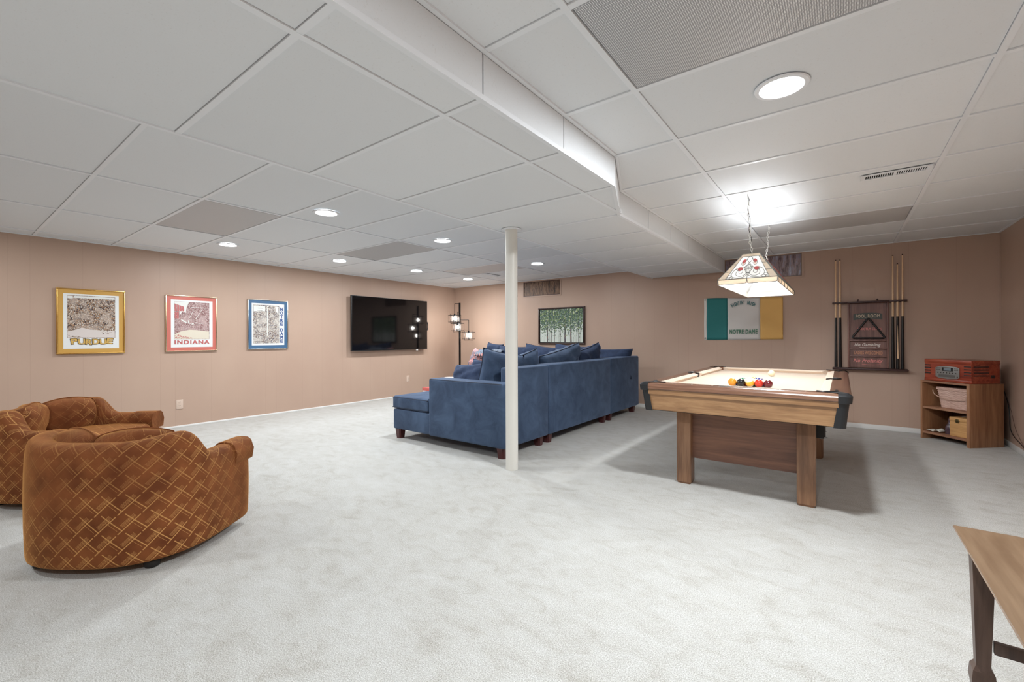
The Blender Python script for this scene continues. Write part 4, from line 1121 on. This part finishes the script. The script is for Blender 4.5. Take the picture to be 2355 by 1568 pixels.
LX0, LX1, LY0, LY1, LZ0, LZ1, LZ2 = -.757, -.362, 3.625, 4.935, 1.500, 1.540, 1.752
TX0, TX1, TY0, TY1 = -.618, -.503, 3.83, 4.73
t = thing('billiard_lamp', 'stained glass billiard lamp hanging by two chains over the pool table', 'hanging lamp', (-.56, 4.28, LZ0))
def slope_panel(side, A, B_, Cc, Dd):
    """A,B lower corners left-right seen from outside, C,D upper right and left"""
    A, B_, Cc, Dd = map(Vector, (A, B_, Cc, Dd)); nrm = (B_-A).cross(Dd-A).normalized()
    def P(u, v, o=0): return ((A*(1-u)+B_*u)*(1-v)+(Dd*(1-u)+Cc*u)*v)+nrm*o
    p = thing2('glass_panel', t, (0, 0, 0)) if False else None
    b = MB(); N = 12
    b.grid([[P(i/N, j/N, 0) for j in range(N+1)] for i in range(N+1)]); b.grid([[P(i/N, j/N, -.003) for j in range(N+1)] for i in range(N+1)])
    root = b.build('glass_panel', GW, t, world=True, smooth=False, recalc=False)
    long_ = side in 'lr'; reps = 3 if long_ else 1
    am, rd, pk_, ld = MB(), MB(), MB(), MB()
    def poly(bb, pts, o=.0012):
        vs = [P(u, v, o) for u, v in pts]+[P(u, v, o-.001) for u, v in pts]; n = len(pts)
        bb._add(vs, [tuple(range(n)), tuple(range(2*n-1, n-1, -1))]+[(i, (i+1) % n, n+(i+1) % n, n+i) for i in range(n)])
    def line(pts, r=.0020, closed=False): ld.tube([P(u, v, .0015) for u, v in pts], r, 5, closed)
    bw = .13 if not long_ else .045
    # amber borders: left, right, top
    for s in (0, 1):
        f = lambda u: u if s == 0 else 1-u
        for k in range(3):
            v0, v1 = k/3*.88, (k+1)/3*.88; poly(am, [(f(0), v0), (f(bw), v0), (f(bw), v1), (f(0), v1)]); line([(f(0), v1), (f(bw), v1)], .002)
        line([(f(bw), 0), (f(bw), .88)])
    poly(am, [(0, .88), (1, .88), (1, 1), (0, 1)]); line([(0, .88), (1, .88)])
    line([(0, 0), (1, 0), (1, 1), (0, 1)], .0034, True)
    def motif(u0, w):
        U = lambda x: u0+x*w
        def crv(P, s, r=.0019, n=5):
            Q = [Vector((x, y, 0)) for x, y in P]; out = []
            for i in range(len(Q)-1):
                p0, p1, p2, p3 = Q[max(0, i-1)], Q[i], Q[i+1], Q[min(len(Q)-1, i+2)]
                for k in range(n):
                    q = k/n; out.append(.5*((2*p1)+(p2-p0)*q+(2*p0-5*p1+4*p2-p3)*q*q+(3*p1-p0-3*p2+p3)*q**3))
            out.append(Q[-1]); line([(U(p.x if s < 0 else 1-p.x), min(.87, max(.005, p.y))) for p in out], r)
        ths = .010 if long_ else .0028
        for s in (-1, 1):
            X = (lambda x: U(x)) if s < 0 else (lambda x: U(1-x))
            crv([(.50,.17),(.42,.06),(.29,.03),(.14,.08),(.06,.22),(.09,.38),(.20,.45)], s)
            crv([(.48,.21),(.41,.12),(.31,.09),(.20,.16),(.17,.28),(.20,.38)], s)
            crv([(.23,.30),(.28,.19),(.35,.24),(.33,.35)], s); crv([(.09,.38),(.17,.35),(.23,.30)], s)
            crv([(.50,.62),(.40,.50),(.31,.40)], s); crv([(.50,.62),(.40,.72),(.38,.82),(.46,.87)], s); crv([(.44,.87),(.36,.80),(.34,.72)], s)
            crv([(.17,.66),(.20,.58),(.28,.52),(.36,.62)], s); crv([(.46,.44),(.40,.46),(.36,.40),(.40,.33)], s)
            for cx, cy, rx, ry in ((.05,.12,.045,.05), (.12,.05,.05,.04), (.055,.03,.04,.025)):
                line([(X(cx+rx*math.cos(k*PI/5)), cy+ry*math.sin(k*PI/5)) for k in range(10)], .0016, True)
            for cx, cy, rx, ry in ((.245,.375,.080,.070), (.255,.70,.088,.070)):
                P = [(X(cx+rx*math.cos(k*PI/6)), cy+ry*math.sin(k*PI/6)) for k in range(12)]
                poly(rd, P, ths); line(P, .0015, True)
            poly(pk_, [(X(.08), .39), (X(.20), .46), (X(.32), .44), (X(.20), .41)], .0022)
            poly(pk_, [(X(.19), .64), (X(.27), .53), (X(.34), .64), (X(.26), .66)], .0022)
        line([(U(.385), .38), (U(.45), .405), (U(.55), .405), (U(.615), .38)]); line([(U(.385), .34), (U(.45), .365), (U(.55), .365), (U(.615), .34)])
        line([(U(.40), .40), (U(.45), .52), (U(.50), .57), (U(.55), .52), (U(.60), .40)]); line([(U(.40), .34), (U(.455), .22), (U(.545), .22), (U(.60), .34)])
        line([(U(.5), .0), (U(.5), .17)]); line([(U(.5), .22), (U(.5), .57)], .0015); line([(U(.47), .22), (U(.44), .35)], .0015); line([(U(.53), .22), (U(.56), .35)], .0015); line([(U(.44), .205), (U(.56), .205)])
    iw = (1-2*bw)/reps
    for k in range(reps): motif(bw+k*iw, iw)
    am.build('amber_glass', GA, root, world=True, smooth=False); pk_.build('pink_glass', GP, root, world=True, smooth=False)
    rd.build('red_glass', GR, root, world=True, smooth=False); ld.build('leading', LEAD, root, world=True, angle=0)
slope_panel('f', (LX0, LY0, LZ1), (LX1, LY0, LZ1), (TX1, TY0, LZ2), (TX0, TY0, LZ2))
slope_panel('b', (LX1, LY1, LZ1), (LX0, LY1, LZ1), (TX0, TY1, LZ2), (TX1, TY1, LZ2))
slope_panel('r', (LX1, LY0, LZ1), (LX1, LY1, LZ1), (TX1, TY1, LZ2), (TX1, TY0, LZ2))
slope_panel('l', (LX0, LY1, LZ1), (LX0, LY0, LZ1), (TX0, TY0, LZ2), (TX0, TY1, LZ2))
# lower amber skirt
b = MB(); e = .004
for x0, x1, y0, y1 in ((LX0, LX1, LY0, LY0+e), (LX0, LX1, LY1-e, LY1), (LX0, LX0+e, LY0+e, LY1-e), (LX1-e, LX1, LY0+e, LY1-e)): b.box(x0, x1, y0, y1, LZ0+.004, LZ1)
sk = b.build('skirt', GA, t, world=True, smooth=False)
b = MB()
def scallop(P0, P1, n):
    P0, P1 = Vector(P0), Vector(P1)
    for k in range(n):
        a = P0.lerp(P1, k/n); c = P0.lerp(P1, (k+1)/n); d = (c-a)
        pts = [a+Vector((0, 0, .0)), a+d*.02+Vector((0, 0, -.028)), a+d*.06+Vector((0, 0, -.036)), a+d*.94+Vector((0, 0, -.036)), a+d*.98+Vector((0, 0, -.028)), c]
        b.tube(pts, .0024, 5)
scallop((LX0, LY0-.001, LZ1), (LX1, LY0-.001, LZ1), 2); scallop((LX1+.001, LY0, LZ1), (LX1+.001, LY1, LZ1), 6)
scallop((LX0-.001, LY0, LZ1), (LX0-.001, LY1, LZ1), 6); scallop((LX0, LY1+.001, LZ1), (LX1, LY1+.001, LZ1), 2)
b.build('leading', LEAD, sk, world=True, angle=0)
b = MB(); b.box(TX0+.02, TX1-.02, TY0+.05, TY0+.08, LZ2-.012, LZ2-.002); b.box(TX0+.02, TX1-.02, TY1-.08, TY1-.05, LZ2-.012, LZ2-.002); b.box(-.567, -.553, TY0+.05, TY1-.05, LZ2-.02, LZ2-.012); b.build('cross_bar', METAL, t, world=True)
for i, y in enumerate((3.98, 4.28, 4.58)):
    b = MB(); b.lathe([(.016, LZ2-.06), (.016, LZ2-.018)], c=(-.56, y, 0), seg=14); s_ = b.build('socket', METAL, t, world=True)
    b = MB(); b.sphere((-.56, y, 1.628), .058, 18, 12); b.build('globe_bulb', GLOBE, t, world=True)
def chain(p0, p1, nm, m, swag=.012, n=None):
    p0, p1 = Vector(p0), Vector(p1); L = (p1-p0).length; n = n or int(L/.026); b = MB()
    for k in range(n):
        c = p0.lerp(p1, (k+.5)/n)+Vector((swag*math.sin(k*.9)*.4, 0, 0)); d = (p1-p0).normalized(); u = Vector((1, 0, 0)) if k % 2 else Vector((0, 1, 0)); u = (u-d*u.dot(d)).normalized()
        b.tube([c+d*(.0165*math.cos(a))+u*(.0075*math.sin(a)) for a in [i*PI/4 for i in range(8)]], .0018, 5, True)
    return b.build(nm, m, t, world=True, angle=0)
chain((-.575, 3.775, ZR), (-.565, 3.875, LZ2), 'chain', CHAINM); chain((-.569, 4.94, ZR), (-.565, 4.70, LZ2), 'chain', CHAINM)
b = MB(); b.tube([Vector((-.575, 3.775, ZR)).lerp(Vector((-.565, 3.875, LZ2)), k/24)+Vector((.006*math.sin(k*.8), .004, 0)) for k in range(25)]+[Vector((-.56, 3.93, LZ2-.01))], .0022, 5)
b.build('lamp_cord', IRON, t, world=True)

# ------------------------------------------------------------------ corner shelf unit and what it holds
SA = R(-47.4); SO = Vector((.684, 6.517, 0))
def SM(x, y, z=0): return Matrix.Translation(SO) @ Matrix.Rotation(SA, 4, 'Z') @ Matrix.Translation((x, y, z))
def sloc(x, y, z): return tuple(SM(x, y, z).to_translation())
SW, SD, SH = .473, .385, .632
t = thing('corner_shelf_unit', 'small open wooden shelf unit set across the back right corner', 'shelf', SO, SA)
b = MB(); b.box(0, .020, 0, SD, 0, SH, .0015); b.build('side_board', SHELFW, t)
b = MB(); b.box(SW-.028, SW, 0, SD, 0, SH, .0015); b.build('side_board', SHELFW, t)
b = MB(); b.box(.020, SW-.028, .002, SD-.002, SH-.020, SH-.001, .001); b.build('top_board', SHELFX, t)
b = MB(); b.box(.020, SW-.028, .004, SD-.008, .332, .352, .001); b.build('shelf_board', SHELFX, t)
b = MB(); b.box(.020, SW-.028, .004, SD-.008, .060, .081, .001); b.build('shelf_board', SHELFX, t)
b = MB(); b.box(.020, SW-.028, SD-.008, SD-.002, .060, SH-.02); b.build('back_panel', simple('back_panel_brown', lin(96,64,46), .7), t, smooth=False)

t = thing('tabletop_radio', 'red cherry wood tabletop radio and disc player on the corner shelf unit', 'radio', sloc(.015, .03, SH), SA)
RWd, RDp, RH = .452, .325, .232
b = MB()
b.box(0, RWd, 0, RDp, .0, .030, .004); b.box(.004, RWd-.004, .004, RDp-.004, .030, .190); b.box(0, RWd, 0, RDp, .190, RH, .006, 3)
b.build('cabinet', CHERRY, t)
b = MB()
for k in range(4):
    z = .075+.029*k
    b.box(.006, .062, -.0005, .006, z, z+.011); b.box(RWd-.070, RWd-.006, .0005+.0025, .006, z, z+.011)
    b.box(.006, .062, .0032, .006, z, z+.011)
    b.box(RWd-.0045, RWd-.0030, .03, .20, z, z+.010)
b.build('speaker_slots', DSLOT, t, smooth=False)
b = MB()
P = [(.118, .052), (.150, .038), (.235, .032), (.320, .038), (.345, .050), (.345, .148), (.320, .158), (.235, .166), (.150, .158), (.118, .145)]
M0 = Matrix(((1,0,0,0), (0,0,-1,0), (0,1,0,0), (0,0,0,1))); b.M = M0; b.prism(P, -.003, .003, .001); fp = b.build('control_panel', simple('panel_grey', lin(150,148,144), .4, .3), t)
b = MB(); b.M = M0; b.box(.182, .288, .112, .150, .003, .004); b.build('display_bezel', BLACK, fp)
b = MB(); b.M = M0; b.box(.200, .268, .118, .145, .004, .0045); b.build('display', simple('lcd_grey', lin(132,144,152), .3), fp)
b = MB(); b.M = M0; b.box(.150, .305, .050, .075, .003, .0045); b.build('disc_slot', simple('slot_grey', lin(96,92,88), .5), fp)
b = MB(); b.M = M0
for k in range(7): b.lathe([(.0055, .003), (.005, .0055)], c=(.142+.0285*k, .094, 0), seg=12)
for z in (.122, .138):
    for x in (.128, .142, .156, .298, .312, .326): b.box(x, x+.010, z, z+.0045, .003, .0042)
b.lathe([(.0055, .003), (.005, .0055)], c=(.328, .058, 0), seg=12)
b.build('buttons', DSLOT, fp)
b = MB(); b.box(RWd-.004, RWd-.001, .225, .262, .055, .085); b.build('side_vent', DSLOT, t, smooth=False)

n_ = NT('woven_pink'); x, y, z = n_.xyz(); w_ = ((x+y)*44.0).floor(); q_ = ((z*46.0)+(w_*.5).fract()).fract()
n_.base(n_.mix(n_.ramp(n_.noise(n_.coords(scale=(6, 6, 40)), 3, 3), [(.35, (0,0,0,1)), (.65, (1,1,1,1))]), lin(196,158,142), lin(226,194,180))); n_.set(rough=.6); n_.bump((q_-.5).abs()*(-1.0), .8, .006); WOVEN = n_.m
t = thing('woven_basket', 'pale pink woven basket with a thin handle on the middle shelf', 'basket', sloc(.27, .20, .352), SA)
b = MB()
def rr_loop(hw, hd, z, r=.03, n=5):
    P = []
    for cx, cy, a0 in ((hw-r, hd-r, 0), (-hw+r, hd-r, PI/2), (-hw+r, -hd+r, PI), (hw-r, -hd+r, 1.5*PI)):
        for k in range(n+1): a = a0+PI/2*k/n; P.append((cx+r*math.cos(a), cy+r*math.sin(a), z))
    return P
rows = []
for k in range(20):
    f = k/19; z = .001+.195*f; e_ = .0022*(1 if k % 2 else -1); rows.append(rr_loop(.145+.024*f+e_, .115+.018*f+e_, z))
b.grid(rows, closed_v=True); b._add(rows[0], [tuple(range(len(rows[0])))[::-1]]); b.build('basket_body', WOVEN, t, angle=60)
b = MB(); rows = [rr_loop(.170, .134, .188), rr_loop(.176, .140, .190), rr_loop(.176, .140, .214), rr_loop(.172, .136, .218)]
b.grid(rows, closed_v=True); b._add(rows[-1], [tuple(range(len(rows[0])))]); b._add(rows[0], [tuple(range(len(rows[0])))[::-1]]); b.build('lid', WOVEN, t, angle=40)
b = MB(); b.tube([(-.176*math.cos(PI*k/20)*1.04, -.150-.006*math.sin(PI*k/20), .182-.085*math.sin(PI*k/20)**.8) for k in range(21)], .0038, 6); b.build('handle', simple('handle_pale', lin(206,172,152), .5), t, angle=0)

t = thing('wooden_box', 'plain birch wood box with a round brass clasp on the bottom shelf', 'box', sloc(.352, .17, .081), SA)
b = MB(); b.box(-.092, .092, -.13, .13, .001, .155, .002); b.build('box_body', BOXW, t)
b = MB(); b.box(-.095, .095, -.133, .133, .156, .196, .003); b.build('lid', BOXW, t)
b = MB(); b.M = M0; b.lathe([(.0, .0), (.017, .0), (.017, .003), (.010, .006)], c=(-.02, .160, .133), seg=18); b.lathe([(.006, .006), (.005, .010)], c=(-.02, .160, .133), seg=10)
for k in range(6): b.sphere((-.02+.017*math.cos(k*PI/3), .160+.017*math.sin(k*PI/3), .135), .005, 8, 6)
b.build('clasp', simple('old_brass', lin(92,80,52), .4, .8), t)
b = MB(); b.tube([(-.055+.11*k/10, -.05, .196+.014*math.sin(PI*k/10)) for k in range(11)], .0035, 6); b.build('handle', METAL, t, angle=0)

b = MB(); b.lathe([(.001, 0), (.034, 0), (.038, .02), (.036, .075), (.022, .105), (.0145, .120), (.0135, .160), (.016, .166), (.012, .166)], seg=24)
o = b.build('glazed_bottle', simple('glaze_plum', lin(78,58,66), .25, var=.25, vscale=14), at=(0, 0, 0)); o.location = sloc(.212, .10, .081); tag(o, 'dark plum glazed bottle standing beside the birch wood box', 'bottle')
b = MB(); b.lathe([(.001, 0), (.018, 0), (.028, .014), (.024, .04), (.006, .05)], seg=20); b.tube([(0, 0, .04), (.004, 0, .07), (-.012, 0, .09), (-.02, 0, .08)], .004, 6)
o = b.build('small_jug', simple('glaze_dark', lin(58,46,50), .35), at=(0, 0, 0)); o.location = sloc(.150, .17, .081); tag(o, 'small dark jug in the shade behind the glazed bottle', 'jug')
b = MB(); P = []
for i in range(9):
    P.append([(-.070+.135*i/8, -.035+.06*j/5, .006+.020*abs(math.sin(i*.75+.3))*(j/5*.6+.4)+.010*(i > 4)) for j in range(6)])
b.grid(P); P2 = [[(x*.8+.02, y*.8, z+.010) for x, y, z in r] for r in P[3:]]; b.grid(P2)
o = b.build('folded_napkin', simple('napkin_white', lin(232,230,220), .8), angle=30, at=(0, 0, 0)); md = o.modifiers.new('s', 'SOLIDIFY'); md.thickness = .003; md.offset = 1
o.location = sloc(.105, .065, .081); o.rotation_euler = (0, 0, SA); tag(o, 'crumpled white napkin lying at the left of the bottom shelf', 'napkin')

b = MB()
pts = [(1.325, 6.62, .55), (1.330, 6.50, .42), (1.331, 6.46, .30), (1.331, 6.44, .19), (1.330, 6.31, .13), (1.328, 6.10, .10), (1.322, 5.9, .075), (1.318, 5.6, .068), (1.318, 5.2, .062)]
def smooth(pts, n=5):
    out = []; pts = [Vector(p) for p in pts]
    for i in range(len(pts)-1):
        p0, p1, p2, p3 = pts[max(0, i-1)], pts[i], pts[i+1], pts[min(len(pts)-1, i+2)]
        for k in range(n):
            s = k/n; out.append(.5*((2*p1)+(p2-p0)*s+(2*p0-5*p1+4*p2-p3)*s*s+(3*p1-p0-3*p2+p3)*s**3))
    return out+[pts[-1]]
b.tube(smooth(pts), .0032, 6)
tag(b.build('power_cord', CORDM, angle=0), 'black power cord running down the right wall beside the shelf unit', 'cord')
b = MB(); b.tube(smooth([(1.331, 6.56, .50), (1.334, 6.42, .36), (1.334, 6.30, .22), (1.334, 6.12, .12), (1.33, 5.95, .065)]), .0015, 5)
tag(b.build('thin_wire', simple('wire_brown', lin(96,72,64), .5), angle=0), 'thin brown wire on the right wall above the black cord', 'wire')

# ------------------------------------------------------------------ low table at the right edge
TH_ = .500; tx, ty = .284, 1.989; TW, TL = .56, 1.08
t = thing('low_side_table', 'worn brown low table cut by the right edge of the photo, nearest the camera', 'table', (tx+TW/2, ty-TL/2, 0))
b = MB(); b.hull8([(tx+.012, ty-TL+.012, TH_-.026), (tx+TW-.012, ty-TL+.012, TH_-.026), (tx+TW-.012, ty-.012, TH_-.026), (tx+.012, ty-.012, TH_-.026)], [(tx, ty-TL, TH_-.004), (tx+TW, ty-TL, TH_-.004), (tx+TW, ty, TH_-.004), (tx, ty, TH_-.004)])
b.box(tx+.002, tx+TW-.002, ty-TL+.002, ty-.002, TH_-.004, TH_); b.build('tabletop', TABTOP, t, world=True, smooth=False)
lx0, lx1, ly0, ly1 = tx+.030, tx+TW-.080, ty-TL+.04, ty-.082
for x in (lx0, lx1):
    for y in (ly0, ly1):
        b = MB(); w = .052
        c = lambda s, z, ox=0: [(x+s, y+s, z), (x+w-s, y+s, z), (x+w-s, y+w-s, z), (x+s, y+w-s, z)]
        b.hull8(c(.010, .105), c(0, TH_-.026)); b.hull8(c(.002, .092), c(.010, .108)); b.hull8(c(-.001, .06), c(.002, .092)); b.hull8(c(.008, 0), c(-.001, .06))
        b.build('leg', TABLEG, t, world=True, smooth=False)
for y in (ly0, ly1):
    b = MB(); b.box(lx0+.05, lx1+.002, y+.016, y+.036, .150, .185, .002); b.build('stretcher', TABLEG, t, world=True)
for x in (lx0, lx1):
    b = MB(); b.box(x+.016, x+.036, ly0+.05, ly1+.002, .36, .385, .002) if False else b.box(x+.012, x+.034, ly0+.05, ly1+.002, TH_-.075, TH_-.026); b.build('table_rail', TABLEG, t, world=True, smooth=False)
for y in (ly0, ly1):
    b = MB(); b.box(lx0+.05, lx1+.002, y+.014, y+.034, TH_-.075, TH_-.026); b.build('table_rail', TABLEG, t, world=True, smooth=False)

# ------------------------------------------------------------------ camera, world, colour management
cam = bpy.data.cameras.new('camera'); co = bpy.data.objects.new('camera', cam); COL.objects.link(co)
cam.sensor_width = 36; cam.lens = 1008.6/2355*36; cam.shift_y = -(784-775.7)/2355; cam.clip_start = .05
co.matrix_world = Matrix.Translation((0, 0, 1.11)) @ Matrix.Rotation(.645, 4, 'Z') @ Matrix.Rotation(PI/2, 4, 'X') @ Matrix.Rotation(-.0033, 4, 'Z')
SC.camera = co
w = bpy.data.worlds.new('world'); SC.world = w; w.use_nodes = True
w.node_tree.nodes['Background'].inputs[0].default_value = (.8, .85, .9, 1); w.node_tree.nodes['Background'].inputs[1].default_value = .05
SC.view_settings.view_transform = 'Standard'; SC.view_settings.look = 'None'; SC.view_settings.gamma = 1.0; SC.view_settings.exposure = 0.29
SC.cycles.use_denoising = True; SC.cycles.max_bounces = 6; SC.cycles.diffuse_bounces = 4; SC.cycles.glossy_bounces = 3; SC.cycles.transmission_bounces = 4; SC.cycles.transparent_max_bounces = 8; SC.cycles.sample_clamp_indirect = 6
SC.cycles.use_adaptive_sampling = True; SC.cycles.adaptive_threshold = .09
